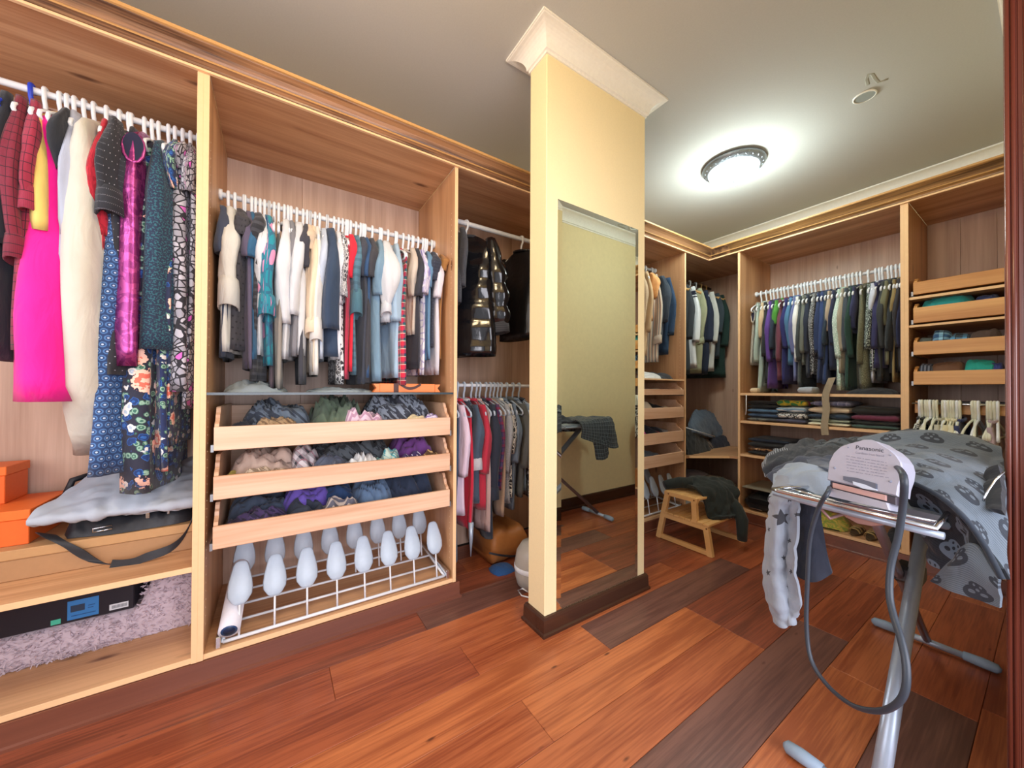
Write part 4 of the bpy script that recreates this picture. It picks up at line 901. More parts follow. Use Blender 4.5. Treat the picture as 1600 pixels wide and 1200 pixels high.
# --- bay right of the mirror
for n, (z, z1, its) in enumerate([(1.216, 1.216, [(1003, 1040, .045, '#d8d8d6', so, 'white folded papers'), (1025, 1058, .05, '#2c3038', so, 'black folded belt')]), (1.099, 1.128, [(1008, 1050, .012, '#e3ddd0', so, 'cream notebooks bundle')]),
 (.905, .978, [(1000, 1030, .055, '#ddd5c6', so, 'cream folded towel'), (1028, 1048, .03, '#2a2c34', so, 'black sock bundle'), (1044, 1060, .02, '#d9c9b4', so, 'sand sock bundle')]),
 (.70, .774, [(1000, 1016, .06, '#d838a8', so, 'magenta top'), (1010, 1048, .055, '#262a3a', P_('blotch', '#262a3a', '#b8323c', '#1c2030', sc=.6), 'black and red shirt heap'), (1032, 1058, .03, '#8a8c96', so, 'grey sock bundle')]),
 (.516, .594, [(1000, 1042, .025, '#8d9db2', P_('hstripe', '#2c3a52', sc=4), 'blue grey stack of flat shirts')])]):
    for k, (pa, pb, hh, col, pat, desc) in enumerate(its):
        ya, yb = at(pa, 650, 'x', FRX-.06).y, at(pb, 650, 'x', FRX-.06).y
        heap('clothes', '%s on the %s right of the mirror' % (desc, ['thin shelf', 'top tray', 'second tray', 'third tray', 'lowest tray'][n]), 'clothes', 'things right of the mirror', FRX-.34, FRX-.04, ya, min(yb, 2.93), z+.0005, max(.02, z1-z)+hh, cloth(col, **pat), 300+n*7+k, wr=.25)
# --- right-hand bay trays
tray_items(1.563, 1.645, [(1434, 1528, .050, .04, .42, '#1f8f94', so, 'sweater', 'teal folded sweater'), (1520, 1566, .03, .06, .42, '#2e3f72', so, 'sweater', 'navy sweater')], 'things in the right-hand trays', 'the second right-hand tray', 'B')
tray_items(1.363, 1.430, [(1434, 1462, .02, .04, .3, '#4a5250', so, 'shirt', 'grey green shirt'), (1455, 1490, .05, .05, .3, '#28507a', P_('plaid', '#8ec0dc', '#1a2438'), 'shirt', 'blue checked shirt'), (1480, 1520, .03, .05, .3, '#34404a', P_('plaid', '#5c9ac4', '#1a2026'), 'scarf', 'dark blue checked scarf'), (1512, 1568, .04, .06, .4, '#4b3a34', so, 'sweater', 'dark brown sweater')], 'things in the right-hand trays', 'the third right-hand tray', 'B')
tray_items(1.177, 1.246, [(1434, 1462, .035, .04, .3, '#2b303e', P_('stripe', '#6a7080', sc=2), 'scarf', 'navy striped scarf'), (1450, 1512, .045, .06, .4, '#6e4c38', so, 'sweater', 'chestnut brown sweater'), (1505, 1560, .05, .04, .3, '#1fa096', so, 'shirt', 'turquoise top'), (1545, 1570, .03, .1, .4, '#2f3a7c', so, 'shirt', 'blue top')], 'things in the right-hand trays', 'the lowest right-hand tray', 'B')
p = at(1518, 425, 'y', FRY+.25)
c = MB(); c.lathe([(.10, 0), (.085, .012), (.07, .05), (.045, .085), (.001, .095)], (p.x, p.y, 1.745), 24); link('cap', c, cloth('#8a9490'), None, label='grey green rounded cap in the topmost right-hand tray', cat='hat')

# --- left bay low shelf
c = thing('storage_box', 'wide flat brown cardboard box on the low left shelf', 'box', (-2.15, -.75, .447))
link('box_base', MB().box(-2.34, -1.993, -1.30, -.262, .4475, .520, .003), plain('brown_cardboard', '#a9805a', .7), c)
link('box_lid', MB().box(-2.343, -1.990, -1.303, -.259, .5205, .555, .003), plain('brown_cardboard_lid', '#b98f62', .65), c)
orange = plain('orange_card', '#e8692a', .5); orange2 = plain('orange_card_lid', '#ee7430', .5)
for (x0, x1, y0, y1, z0, z1, lab) in ((-2.34, -2.04, -1.20, -.735, .5555, .680, 'wide orange shoe box, lower of the two on the cardboard box'), (-2.34, -2.18, -1.15, -.845, .6805, .820, 'smaller orange box stacked on the wide orange box')):
    t = thing('orange_box', lab, 'box', ((x0+x1)/2, (y0+y1)/2, z0)); zz = z1-.034
    link('box_base', MB().box(x0+.004, x1-.004, y0+.004, y1-.004, z0, zz, .002), orange, t); link('box_lid', MB().box(x0, x1, y0, y1, zz+.0005, z1, .002), orange2, t)
bag = thing('shoulder_bag', 'black nylon shoulder bag with a wide strap trailing over the low left shelf', 'bag', (-2.15, -.45, .556))
nyl = plain('black_nylon', '#24262c', .5, bump=.5, bscale=30)
link('bag_body', heap_mb(-2.34, -2.00, -.68, -.268, .5560, .09, 5, wr=.45, fr=12, p=5), nyl, bag)
link('strap', ribbon_mb([(-2.06, -.70, .575), (-2.02, -.69, .590), (-1.985, -.655, .572), (-1.972, -.61, .535), (-1.965, -.56, .480), (-1.95, -.50, .456)], (.1, .93, -.35), .055), nyl, bag)
link('strap', ribbon_mb([(-1.95, -.51, .458), (-1.94, -.46, .452), (-1.935, -.41, .468), (-1.945, -.35, .478), (-1.965, -.31, .51), (-1.98, -.285, .57), (-2.0, -.275, .60)], (-.1, .25, .95), .036), nyl, bag)
link('buckle', MB().tube([(-2.0, -.57, .575), (-2.0, -.52, .579), (-2.0, -.52, .592), (-2.0, -.57, .588), (-2.0, -.57, .575)], .0025, 6), chrome, bag)
link('zip_pull', MB().box(-1.999, -1.995, -.428, -.416, .600, .632, .0015), chrome, bag); link('zip_pull', MB().box(-1.999, -1.995, -.365, -.357, .606, .628, .0015), chrome, bag)
g = thing('garment_bag', 'pale grey folded garment bag lying across the black shoulder bag', 'garment bag', (-2.15, -.45, .64))
gb = drape_mb([[(-2.375, -.66, .74), (-2.375, -.52, .765), (-2.375, -.4, .765), (-2.375, -.262, .765)], [(-2.25, -.66, .735), (-2.25, -.5, .745), (-2.25, -.38, .745), (-2.25, -.262, .745)], [(-2.08, -.70, .680), (-2.08, -.52, .700), (-2.08, -.38, .705), (-2.08, -.262, .705)], [(-1.985, -.72, .650), (-1.975, -.55, .652), (-1.97, -.40, .652), (-1.97, -.262, .655)], [(-2.01, -.71, .636), (-2.0, -.55, .636), (-1.99, -.40, .632), (-1.99, -.262, .632)]], 40, 36, .010, 4, .012, 9)
link('bag_cover', gb, plain('pale_blue_grey_cloth', '#aab3c0', .75, bump=.3, bscale=25), g)
link('drawstring', MB().tube([(-2.30, -.66, .745), (-2.28, -.71, .73), (-2.26, -.72, .68)], .012, 8), nyl, g)
bb = thing('black_box', 'long flat black box with a blue printed label under the low left shelf', 'box', (-2.15, -.8, .242))
BXF = -2.030
link('box_body', MB().box(-2.33, BXF, -1.3, -.465, .2425, .402, .002), plain('black_box_card', '#1b1f2a', .35), bb)
def lab_(y0, y1, z0, z1, col, n, e=0): link(n, MB().box(BXF+.0001+e, BXF+.001+e, y0, y1, z0, z1), plain(n, col, .5), bb)
lab_(-.640, -.560, .252, .322, '#2f76b8', 'blue_label'); lab_(-.632, -.596, .280, .304, '#23374f', 'label_window', .0005); lab_(-.588, -.570, .292, .295, '#1d4c80', 'label_line', .0005); lab_(-.588, -.574, .283, .286, '#1d4c80', 'label_line', .0005); lab_(-.630, -.568, .264, .267, '#1d4c80', 'label_line', .0005); lab_(-.680, -.656, .248, .266, '#45b59a', 'green_sticker')
lab_(-.532, -.480, .254, .276, '#cfd6de', 'barcode_label')
for k in range(12): lab_(-.525+.0036*k, -.5233+.0036*k, .259, .271, '#30343c', 'barcode_bar', .0005)
rg = thing('shaggy_rug', 'folded pale pink shaggy rug under the black box', 'rug', (-2.2, -.8, .105))
shag = plain('pale_pink_shag', '#c6b6c0', .95)
def rugz(x, y): return .235+.10*ss((y+.56)/.16)+.012*math.sin(x*9)
rows = []
for i in range(30):
    y = -1.36+1.093*i/29
    rows.append([(x, y, .1065+max(0, (zf*rugz(x, y)-.1065))+.008*mn.noise(Vector((x*30, y*30, 1)))*(zf > .1)) for x, zf in [(-2.055, 0), (-2.035, .55), (-2.04, .72), (-2.055, .90)]+[(-2.075-.28*k/12, 1) for k in range(13)]+[(-2.37, 0)]])
for r in rows:
    for k, p_ in enumerate(r):
        if p_[1] < -.45 and p_[2] > .232: r[k] = (p_[0], p_[1], .232)
c = MB().grid(rows, False, uv=None)
c.add([p_ for p_ in rows[-1]], [tuple(range(len(rows[-1])))]); link('rug_backing', c, shag, rg)
c = MB(); rr = random.Random(3); vs = []; fs = []
for _ in range(9000):
    i = rr.randint(0, 28); k = rr.choice([0, 0, 1, 1, 2, 2, 3, 3, 4, 5, 6, 7, 8, 9, 10, 11, 12]); a = Vector(rows[i][k]).lerp(Vector(rows[i+1][k+1]), rr.random()); a = Vector((a.x, Vector(rows[i][k]).y+rr.random()*.038, a.z))
    if a.y > -.262 or a.z < .106: continue
    if a.y < -.45 and a.z > .225 and a.x < BXF-.01: continue
    d = Vector((rr.uniform(-.2, .8) if k < 5 else rr.uniform(-.5, .5), rr.uniform(-.7, .7), rr.uniform(-.5, .4) if k < 5 else .7)).normalized()*rr.uniform(.010, .02); s_ = Vector((rr.uniform(-1, 1), rr.uniform(-1, 1), rr.uniform(-1, 1))).normalized()*.0032
    t_ = a+d
    if t_.y > -.2595: t_.y = -.2600
    t_.z = max(t_.z, .107)
    b = len(vs); vs += [tuple(a-s_), tuple(a+s_), tuple(t_+s_*.5), tuple(t_-s_*.5)]; fs.append((b, b+1, b+2, b+3))
c.add(vs, fs); link('rug_pile', c, shag, rg, kind='stuff')
# --- glass shelf
heap('plastic_bag', 'crumpled clear plastic bag on the left of the glass shelf', 'plastic bag', None, FRX-.42, FRX-.06, -.19, .05, 1.1025, .06, plain('clear_film', '#cfe0ea', .15, trans=.6, ior=1.1), 41, wr=.5, fr=14)
heap('plastic_bag', 'flat clear shoe cover in the middle of the glass shelf', 'plastic bag', None, FRX-.34, FRX-.06, .12, .42, 1.1025, .03, plain('clear_film', '#cfe0ea'), 44, wr=.5, fr=14)
og = thing('gift_box', 'orange flat box tied with a dark ribbon on the glass shelf', 'box', (FRX-.2, .59, 1.1025))
link('box_body', MB().box(FRX-.34, FRX-.10, .44, .735, 1.1025, 1.148, .003), plain('peach_orange_card', '#ee8a4e', .5), og)
rb = plain('dark_ribbon', '#4b2a24', .5)
link('ribbon', MB().box(FRX-.342, FRX-.0985, .51, .535, 1.1022, 1.1490), rb, og); link('ribbon', ribbon_mb([(FRX-.098, .54, 1.148), (FRX-.096, .58, 1.125), (FRX-.096, .62, 1.128), (FRX-.097, .66, 1.150)], (0, 0, 1), .014), rb, og)
for y, s in ((.735, 1), (.44, -1)):
    c = MB(); c.prism([(y, 1.104), (y+s*.030, 1.104), (y+s*.014, 1.125), (y+s*.030, 1.146), (y, 1.146)], 'x', FRX-.14, FRX-.10); link('ribbon_end', c, plain('peach_orange_card', '#ee8a4e'), og)
# --- roll on the shoe rack
rl = thing('fabric_roll', 'white rolled fabric with a dark blue core leaning in the shoe rack', 'roll', (-1.86, -.15, .15))
a_, b_ = at(356, 986, 'x', -1.802), Vector((-2.22, -.12, .345)); a_.y += .004
link('roll_body', MB().tube([tuple(a_), tuple(a_.lerp(b_, .5)), tuple(b_)], .036, 20), plain('white_fabric_roll', '#dcdbe4', .7, bump=.2), rl)
ax_ = (b_-a_).normalized(); link('roll_core', MB().tube([tuple(a_-ax_*.0012), tuple(a_+ax_*.01)], .027, 20), plain('dark_blue_core', '#24426e', .4), rl); link('core_hole', MB().tube([tuple(a_-ax_*.0018), tuple(a_+ax_*.01)], .020, 20), plain('core_navy', '#142444', .6), rl)
# --- floor of the open bay
ap = thing('steamer_base', 'rounded pale grey appliance on the floor behind the pillar', 'appliance', (-1.66, 1.23, 0))
c = MB(); c.lathe([(.001, .004), (.075, .004), (.095, .02), (.108, .07), (.110, .13), (.098, .20), (.070, .245), (.001, .26)], (-1.66, 1.245, 0), 28); link('appliance_body', c, plain('warm_grey_plastic', '#b4b0a8', .35), ap)
c = MB(); c.lathe([(.1085, .10), (.1125, .105), (.1125, .125), (.1085, .13)], (-1.66, 1.245, 0), 28); link('trim_ring', c, plastic, ap)
link('cable', MB().tube([(-1.58, 1.16, .02), (-1.60, 1.125, .045), (-1.62, 1.11, .03), (-1.60, 1.12, .008), (-1.56, 1.15, .006), (-1.50, 1.20, .006)], .004, 8), plastic, ap)
tb = thing('tan_bag', 'orange brown leather bag on the floor under the coats', 'bag', (-2.1, 1.3, 0))
link('bag_body', slab_mb(-2.30, -1.95, 1.14, 1.42, .0, .22, 3, 'y', 1), plain('tan_leather', '#b0703a', .5, bump=.3), tb)
link('bag_strap', ribbon_mb([(-1.92, 1.10, .12), (-1.90, 1.16, .10), (-1.90, 1.25, .07), (-1.92, 1.33, .05)], (0, .1, 1), .012), nyl, tb)
heap('blue_bag', 'bright blue strap bag lying on the floor under the coats', 'bag', None, -1.98, -1.84, 1.11, 1.26, 0, .03, cloth('#20508c'), 61)
um = thing('umbrella', 'pointed grey umbrella tip hanging beneath the red top', 'umbrella', (-1.88, .965, .2)); link('canopy_tip', MB().tube([(-1.9, .965, .34), (-1.9, .965, .25), (-1.9, .965, .14)], [.016, .012, .002], 10), silver_paint, um)
# --- corner unit
CS = 'on the slanted corner shelf'
jn = thing('jeans', 'grey blue folded jeans on top of the pile %s' % CS, 'jeans', (-1.95, 3.5, .7)); link('jeans_fold', drape_mb(ptx([[(1082, 645, -2.02), (1100, 643, -2.05), (1118, 652, -2.1), (1128, 662, -2.1)], [(1076, 662, -1.9), (1096, 658, -1.95), (1114, 664, -2.0), (1126, 672, -2.0)], [(1078, 676, -1.86), (1094, 680, -1.88), (1110, 684, -1.95), (1122, 680, -1.98)]]), 24, 20, .01, 3, .03), cloth('#5a6a7e'), jn)
heap('clothes', 'grey and beige pile under the jeans %s' % CS, 'clothes', None, -2.3, -1.86, 3.1, 3.72, .5455, .16, cloth('#6a625c', **P_('hstripe', '#3c3a40', '#b39a80', sc=2)), 71, wr=.3)
bc = thing('black_cloth', 'black garment spilling over the front %s' % CS, 'clothes', (-1.85, 3.2, .6)); link('cloth_fold', drape_mb(ptx([[(1070, 668, -1.88), (1082, 672, -1.88), (1092, 682, -1.9), (1102, 692, -1.92)], [(1070, 690, -1.84), (1084, 694, -1.84), (1100, 702, -1.85), (1116, 708, -1.88)], [(1072, 710, -1.83), (1086, 712, -1.83), (1104, 713, -1.84), (1126, 712, -1.86)]]), 26, 20, .008, 5, .02), cloth('#20262c'), bc)
nv = thing('navy_cloth', 'dark navy pointed garment %s' % CS, 'clothes', (-1.9, 3.7, .6)); link('cloth_fold', drape_mb(ptx([[(1108, 686, -1.95), (1122, 682, -1.96), (1134, 684, -1.95), (1148, 690, -1.9)], [(1106, 698, -1.92), (1122, 696, -1.9), (1132, 698, -1.9), (1140, 698, -1.9)], [(1112, 708, -1.9), (1122, 708, -1.9), (1128, 706, -1.9), (1132, 704, -1.9)]]), 22, 16, .008, 6, .02), cloth('#20283c'), nv)
link('white_rod', MB().tube([at(1068, 667, 'x', -1.81), at(1117, 682, 'x', -1.85)], .004, 8), plastic, None, label='thin white rod lying across the pile %s' % CS, cat='rod')
gold = cloth('#a59c86', **P_('sequin', '#d8cda8'))
for k, (z, cc, lab) in enumerate(((.1262, gold, 'gold sequinned cushion, lower of the pair under the corner shelf'), (.228, cloth('#8f8674', **P_('sequin', '#cdbf98')), 'dull gold sequinned cushion, upper of the pair under the corner shelf'))):
    t = heap('cushion', lab, 'cushion', None, -2.0, -1.60, 3.24-.04*k, 3.62, z, .10, cc, 80+k, wr=.12, fr=5)
heap('clothes', 'mauve grey folded cloth on the gold cushions', 'clothes', None, -2.05, -1.80, 3.10, 3.45, .3295, .04, cloth('#6e6474'), 91)
st = thing('clamp_stick', 'white stick with a silver clamp head leaning beside the back wall bay', 'stick', (-1.6, 3.3, 0))
a_ = Vector((-1.60, 3.27, .035)); b_ = Vector((-1.549, 3.36, .235)); link('stick', MB().tube([a_, b_], .0055, 8), plastic, st)
link('clamp_head', MB().tube([a_+Vector((-.03, -.01, -.015)), a_+Vector((0, 0, .004)), a_+Vector((.03, .012, -.012))], [.014, .02, .014], 10), chrome, st)
link('clamp_jaw', MB().box(-1.655, -1.60, 3.235, 3.30, .001, .024, .005), steel_dark, st)
# --- folded stacks on the back wall shelves
def stack(pa, pb, z, items, where, grp, d0=.03, d1=.34):
    xa, xb = at(pa, 650, 'y', FRY+d0).x, at(pb, 650, 'y', FRY+d0).x; n = 0
    for (h, col, pat, desc, sh) in items:
        h *= 1.42; w_ = (xb-xa); link('folded_garment', slab_mb(xa+sh*w_, xb+sh*w_*.5, FRY+d0+.01*(n % 2), FRY+d1, z+.0006, z+h, int(pa)+n, 'x', 2 if h > .058 else 1), cloth(col, **pat), None,
             label='%s, %s from the bottom of %s' % (desc, ORD[n], where), cat='folded clothes', group=grp); z += h; n += 1
G1 = 'folded clothes on the back wall shelves'
stack(1167, 1214, .863, [(.022, '#6a6c66', P_('crinkle', '#44464a'), 'grey folded trousers', 0), (.028, '#3f5878', so, 'blue folded jeans', 0), (.026, '#4c6a88', so, 'lighter blue folded jeans', 0), (.045, '#1d1f24', so, 'black folded sweater', 0)], 'the leftmost stack', G1)
stack(1212, 1258, .863, [(.024, '#4b4a60', so, 'grey purple folded top', 0), (.036, '#1f2024', P_('crinkle', '#e8e8e6', sc=2.2), 'black and white patterned top', 0), (.034, '#7c9cb8', P_('hstripe', '#dfe8ee', sc=3), 'light blue edged top', 0), (.036, '#b9a830', P_('blotch', '#3a7a48', '#d8b83a', '#b04858', sc=.8), 'yellow and green printed top', 0)], 'the stack with the yellow print', G1)
stack(1262, 1326, .863, [(.018, '#e0dcc0', so, 'cream folded trousers', 0), (.018, '#b0c0b0', so, 'mint folded trousers', 0), (.026, '#2f4054', so, 'navy folded jeans', 0), (.038, '#dcc8aa', so, 'beige folded sweater', 0), (.03, '#8286a8', P_('plaid', '#5a5e80', '#b8bcd0'), 'lilac grey folded shirt', .05)], 'the stack behind the hanging strap', G1)
stack(1330, 1404, .863, [(.018, '#3f5650', so, 'dull green folded trousers', 0), (.018, '#2b302f', so, 'charcoal folded trousers', 0), (.032, '#6a2a44', so, 'plum folded sweater', 0), (.036, '#2a2c2c', so, 'black folded jumper', 0)], 'the rightmost stack', G1)
stack(1168, 1232, .578, [(.022, '#1c1c20', so, 'black folded top', 0), (.024, '#8a6648', P_('blotch', '#2a2020', '#b08860', '#d8b890', sc=2), 'leopard print folded top', 0), (.03, '#1e2024', so, 'black folded jumper', 0), (.026, '#232e40', so, 'navy folded jumper', 0)], 'the dark stack on the third shelf', G1)
stack(1240, 1300, .578, [(.04, '#2a2a30', so, 'charcoal folded cardigan', 0), (.045, '#1c2024', so, 'black folded cardigan', 0)], 'the stack behind the ironing heap', G1)
heap('clothes', 'black flat bag lying at the right end under the hanging jumpers', 'bag', None, -.86, -.60, FRY+.04, FRY+.34, 1.1005, .05, cloth('#1c2028'), 95)
link('cloth_pouch', slab_mb(-1.12, -1.03, FRY+.03, FRY+.2, 1.1006, 1.150, 7, 'x', 1), cloth('#a9b0bc'), None, label='pale grey cloth pouch standing under the hanging jumpers', cat='pouch')
link('cloth_pouch', slab_mb(-1.46, -1.41, FRY+.05, FRY+.2, 1.1006, 1.145, 9, 'x', 1), cloth('#d8c2a0'), None, label='small sand coloured pouch at the left under the hanging jumpers', cat='pouch')
P = [at(1300, 590, 'y', FRY-.006), at(1290, 617, 'y', FRY-.008), at(1291, 640, 'y', FRY-.008), at(1288, 665, 'y', FRY-.008), at(1290, 684, 'y', FRY-.008)]
link('hanging_strap', ribbon_mb(P, (1, 0, .1), .042), cloth('#a39680'), None, label='long taupe fabric strap hanging over the back wall shelves', cat='strap')
link('pull_cord', MB().tube([at(1166, 617, 'y', FRY-.004), at(1166, 640, 'y', FRY-.004), at(1165, 648, 'y', FRY-.004)], .003, 6), plastic, None, label='short white cord hanging at the left end of the upper shelf', cat='cord')
pn = thing('media_device', 'black media device with a curved front on the bottom shelf', 'device', (-1.4, FRY+.1, .105))
link('device_body', slab_mb(-1.495, -1.22, FRY+.03, FRY+.33, .106, .24, 12, 'x', 1, 10), plain('dark_device_plastic', '#2a2e34', .3), pn)
link('disc_slot', MB().box(-1.47, -1.30, FRY+.025, FRY+.034, .165, .215, .004), blackp, pn); link('front_strip', MB().box(-1.46, -1.36, FRY+.022, FRY+.033, .122, .130, .002), chrome, pn)
link('grey_board', MB().box(-1.505, -1.20, FRY+.01, FRY+.40, .290, .300, .002), plain('grey_laminate', '#8f8878', .45), None, label='loose grey board lying flat above the black device', cat='board')
link('book_support', MB().box(-1.50, -1.22, FRY+.20, FRY+.36, .2415, .289, .002), plain('dim_card', '#55504a', .7), None, label='shallow dark carton between the black device and the grey board', cat='carton')
gb_ = thing('green_bag', 'yellow green soft bag on the bottom shelf behind the ironing board', 'bag', (-1.0, 3.5, .105)); link('bag_body', heap_mb(-1.18, -.84, FRY+.03, FRY+.3, .106, .11, 22, wr=.3), cloth('#8d9a3c', **P_('crinkle', '#c2a64a')), gb_); link('piping', MB().tube([(-1.16, FRY+.03, .118), (-1.0, FRY+.018, .116), (-.87, FRY+.03, .118)], .004, 6), blackp, gb_)
for k, (x, y) in enumerate(((-.80, FRY+.08), (-.715, FRY+.06))):
    t = thing('sandal', ['tan strappy sandal beside the green bag', 'tan strappy sandal nearest the plinth edge'][k], 'shoe', (x, y, .105), 0, 'tan sandals')
    sole = [(x+.034*math.cos(q)*(1+.15*math.sin(q)), y+.06+.11*math.sin(q)) for q in [2*PI*i/16 for i in range(16)]]
    c = MB(); c.prism(sole, 'z', .1055, .120); link('sole', c, plain('sandal_sole', '#5c4a36', .7), t)
    for dy in (-.03, .02, .08): link('strap', ribbon_mb([(x-.033, y+dy+.02, .12), (x-.02, y+dy, .155), (x+.02, y+dy, .155), (x+.033, y+dy+.02, .12)], (0, 1, 0), .02), plain('tan_sandal_leather', '#b49a66', .5), t)
heap('dark_bag', 'dark soft bag on the bottom shelf behind the ironing board leg', 'bag', None, -.66, -.57, FRY+.04, FRY+.3, .106, .10, cloth('#22242a'), 33)
tbx = thing('wooden_crate', 'small wooden box at the foot of the right-hand bay', 'box', (-.45, FRY+.1, .105)); link('crate_body', MB().box(-.51, -.40, FRY+.02, FRY+.22, .106, .27, .003), wood('crate_wood', 'z', '#c98a54', '#a46a3a', knots=0), tbx); link('crate_lid', MB().box(-.515, -.395, FRY+.015, FRY+.225, .2705, .285, .003), wood('crate_wood', 'z', '#c98a54', '#a46a3a'), tbx)
# --- hangers on the pull-out rail
pxs = [1437, 1441, 1446, 1450, 1454, 1459, 1464, 1473, 1477, 1482, 1486, 1490, 1495, 1500, 1520, 1524, 1529, 1543, 1548, 1554, 1559]
prz = 1.047
bar = MB().tube([(-.51, FRY-.012, prz), (XR-.02, FRY-.012, prz)], .005, 8); link('front_bar', bar, chrome, pr)
for k, px in enumerate(pxs):
    q = at(px, 635, 'y', FRY-.012); o = hanger('cream' if k % 4 else 'white', (q.x, FRY-.012, prz), -PI/2+[.06, -.05, .1, 0, -.12][k % 5], 'cream plastic hanger, %s from left on the right-hand pull-out rail' % ORD[k], 'hangers on the pull-out rail')
for k, (px, col, pat, lab, L) in enumerate([(1440, '#1e2022', P_('crinkle', '#e0e2dc', sc=.8), 'black and white patterned top on the pull-out rail', .42), (1470, '#b9b6a4', so, 'pale khaki shirt on the pull-out rail', .40), (1484, '#d9d2b0', so, 'cream jacket on the pull-out rail', .45), (1493, '#dcd7ba', so, 'ivory skirt on the pull-out rail', .40), (1503, '#28305a', so, 'navy jacket on the pull-out rail', .45), (1552, '#a8949c', so, 'mauve blouse on the pull-out rail', .40)]):
    q = at(px, 635, 'y', FRY-.012); garment('shirt', lab, 'shirt', 'garments on the pull-out rail', (q.x, FRY-.012, prz), -PI/2, cloth(col, **pat), L, .03, .19, .25, seed=500+k)

# ------------------------------------------------------------------ step stool and the dark jacket on it
sx0, sx1, sy0, sy1 = -1.70, -1.28, 2.46, 2.90
stl = thing('step_stool', 'light wooden two-step stool with slatted treads beside the mirror', 'step stool', (-1.5, 2.68, 0))
def beam(p, q, w, h, name, lat='y'):
    p, q = Vector(p), Vector(q); d = (q-p).normalized(); s_ = Vector((0, 1, 0)) if lat == 'y' else Vector((1, 0, 0)); n_ = d.cross(s_).normalized()
    vs = [e+s_*(w/2*a)+n_*(h/2*b) for e in (p, q) for a, b in ((-1, -1), (1, -1), (1, 1), (-1, 1))]
    c = MB().add(vs, [(0, 3, 2, 1), (4, 5, 6, 7), (0, 1, 5, 4), (1, 2, 6, 5), (2, 3, 7, 6), (3, 0, 4, 7)]); return link(name, c, stoolw, stl)
for y in (sy0, sy1):
    beam((sx0+.012, y, .0), (-1.61, y, .365), .028, .036, 'leg'); beam((-1.295, y, .0), (-1.325, y, .185), .028, .036, 'leg')
    beam((-1.40, y, .19), (-1.41, y, .365), .028, .036, 'post'); beam((sx0+.03, y, .018), (-1.315, y, .018), .024, .030, 'stretcher')
    beam((-1.645, y, .182), (-1.31, y, .182), .024, .030, 'step_rail'); beam((-1.635, y, .352), (-1.385, y, .352), .024, .028, 'step_rail')
    for (x, z) in ((-1.318, .182), (-1.405, .352), (-1.60, .352)): link('dowel', MB().tube([(x, y-.0155, z), (x, y-.013, z)], .006, 8), plain('dowel_brown', '#8a5a34', .6), stl)
for k in range(6): link('slat', MB().box(-1.645+.0455*k, -1.603+.0455*k, sy0+.0125, sy1-.0125, .352, .368, .002), stoolw, stl)
for k in range(8): link('slat', MB().box(-1.645+.0435*k, -1.605+.0435*k, sy0-.016, sy1+.016, .1975, .213, .002), stoolw, stl)
jk = thing('dark_jacket', 'dark green black jacket thrown over the wooden step stool', 'jacket', (-1.45, 2.7, .3))
jm = cloth('#18211f')
link('jacket_body', drape_mb([[(-1.63, 2.62, .395), (-1.58, 2.74, .425), (-1.52, 2.84, .42), (-1.46, 2.90, .40)], [(-1.55, 2.56, .40), (-1.50, 2.68, .44), (-1.44, 2.80, .44), (-1.39, 2.88, .42)], [(-1.43, 2.55, .385), (-1.39, 2.67, .41), (-1.35, 2.79, .405), (-1.33, 2.86, .38)], [(-1.38, 2.55, .30), (-1.345, 2.66, .32), (-1.32, 2.78, .31), (-1.31, 2.85, .29)], [(-1.36, 2.56, .225), (-1.32, 2.66, .24), (-1.30, 2.76, .24), (-1.275, 2.83, .24)], [(-1.30, 2.60, .218), (-1.28, 2.68, .222), (-1.27, 2.76, .222), (-1.25, 2.80, .222)]], 36, 34, .014, 8, .02, 9), jm, jk)
link('sleeve', MB().tube([(-1.50, 2.60, .43), (-1.58, 2.56, .425), (-1.64, 2.52, .405), (-1.66, 2.49, .395)], [.04, .042, .036, .034], 12), jm, jk)
link('sleeve', MB().tube([(-1.36, 2.80, .33), (-1.29, 2.80, .26), (-1.245, 2.78, .20), (-1.235, 2.76, .12), (-1.235, 2.76, .065)], [.045, .045, .04, .034, .03], 12), jm, jk)
link('zip', MB().tube([(-1.40, 2.70, .435), (-1.36, 2.71, .415), (-1.335, 2.71, .35)], .003, 6), chrome, jk)

# ------------------------------------------------------------------ ironing board with everything on it
ib = thing('ironing_board', 'ironing board on silver crossed legs beside the door', 'ironing board', (-.30, 1.9, 0))
yb0, yb1, zb = 1.26, 2.50, .835
out = [(-.47, yb0+.05), (-.14, yb0-.02), (-.125, 1.9), (-.15, 2.25), (-.22, 2.45), (-.30, yb1), (-.38, 2.45), (-.45, 2.25), (-.475, 1.9)]
c = MB(); c.prism(out, 'z', zb-.012, zb+.008); link('board_top', c, cloth('#8d99a8'), ib)
link('board_rim', MB().tube([(x, y, zb-.012) for x, y in out+[out[0]]], .008, 8), silver_paint, ib)
for x in (-.31,):
    link('leg', MB().tube([(-.27, 1.33, .03), (-.275, 1.6, .26), (-.285, 2.27, .82)], .020, 14), silver_paint, ib)
    link('leg', MB().tube([(-.325, 2.40, .03), (-.32, 2.0, .36), (-.31, 1.42, .82)], .014, 12), plain('bronze_grey_metal', '#8a8088', .3, .6), ib)
link('pivot_bracket', MB().box(-.335, -.262, 1.86, 1.95, .44, .50, .01), steel_dark, ib)
for y, x0, x1 in ((2.40, -.475, -.155), (1.33, -.45, -.10)):
    link('foot_bar', MB().tube([(x0+.05, y, .024), (x1-.05, y, .024)], .013, 12), silver_paint, ib)
    for xx, s_ in ((x0, 1), (x1, -1)): link('foot_cap', MB().tube([(xx-s_*.025, y, .020), (xx-s_*.015, y, .022), (xx+s_*.02, y, .024), (xx+s_*.07, y, .024)], [.008, .018, .020, .017], 12), plain('grey_blue_rubber', '#8fa3b8', .5), ib)
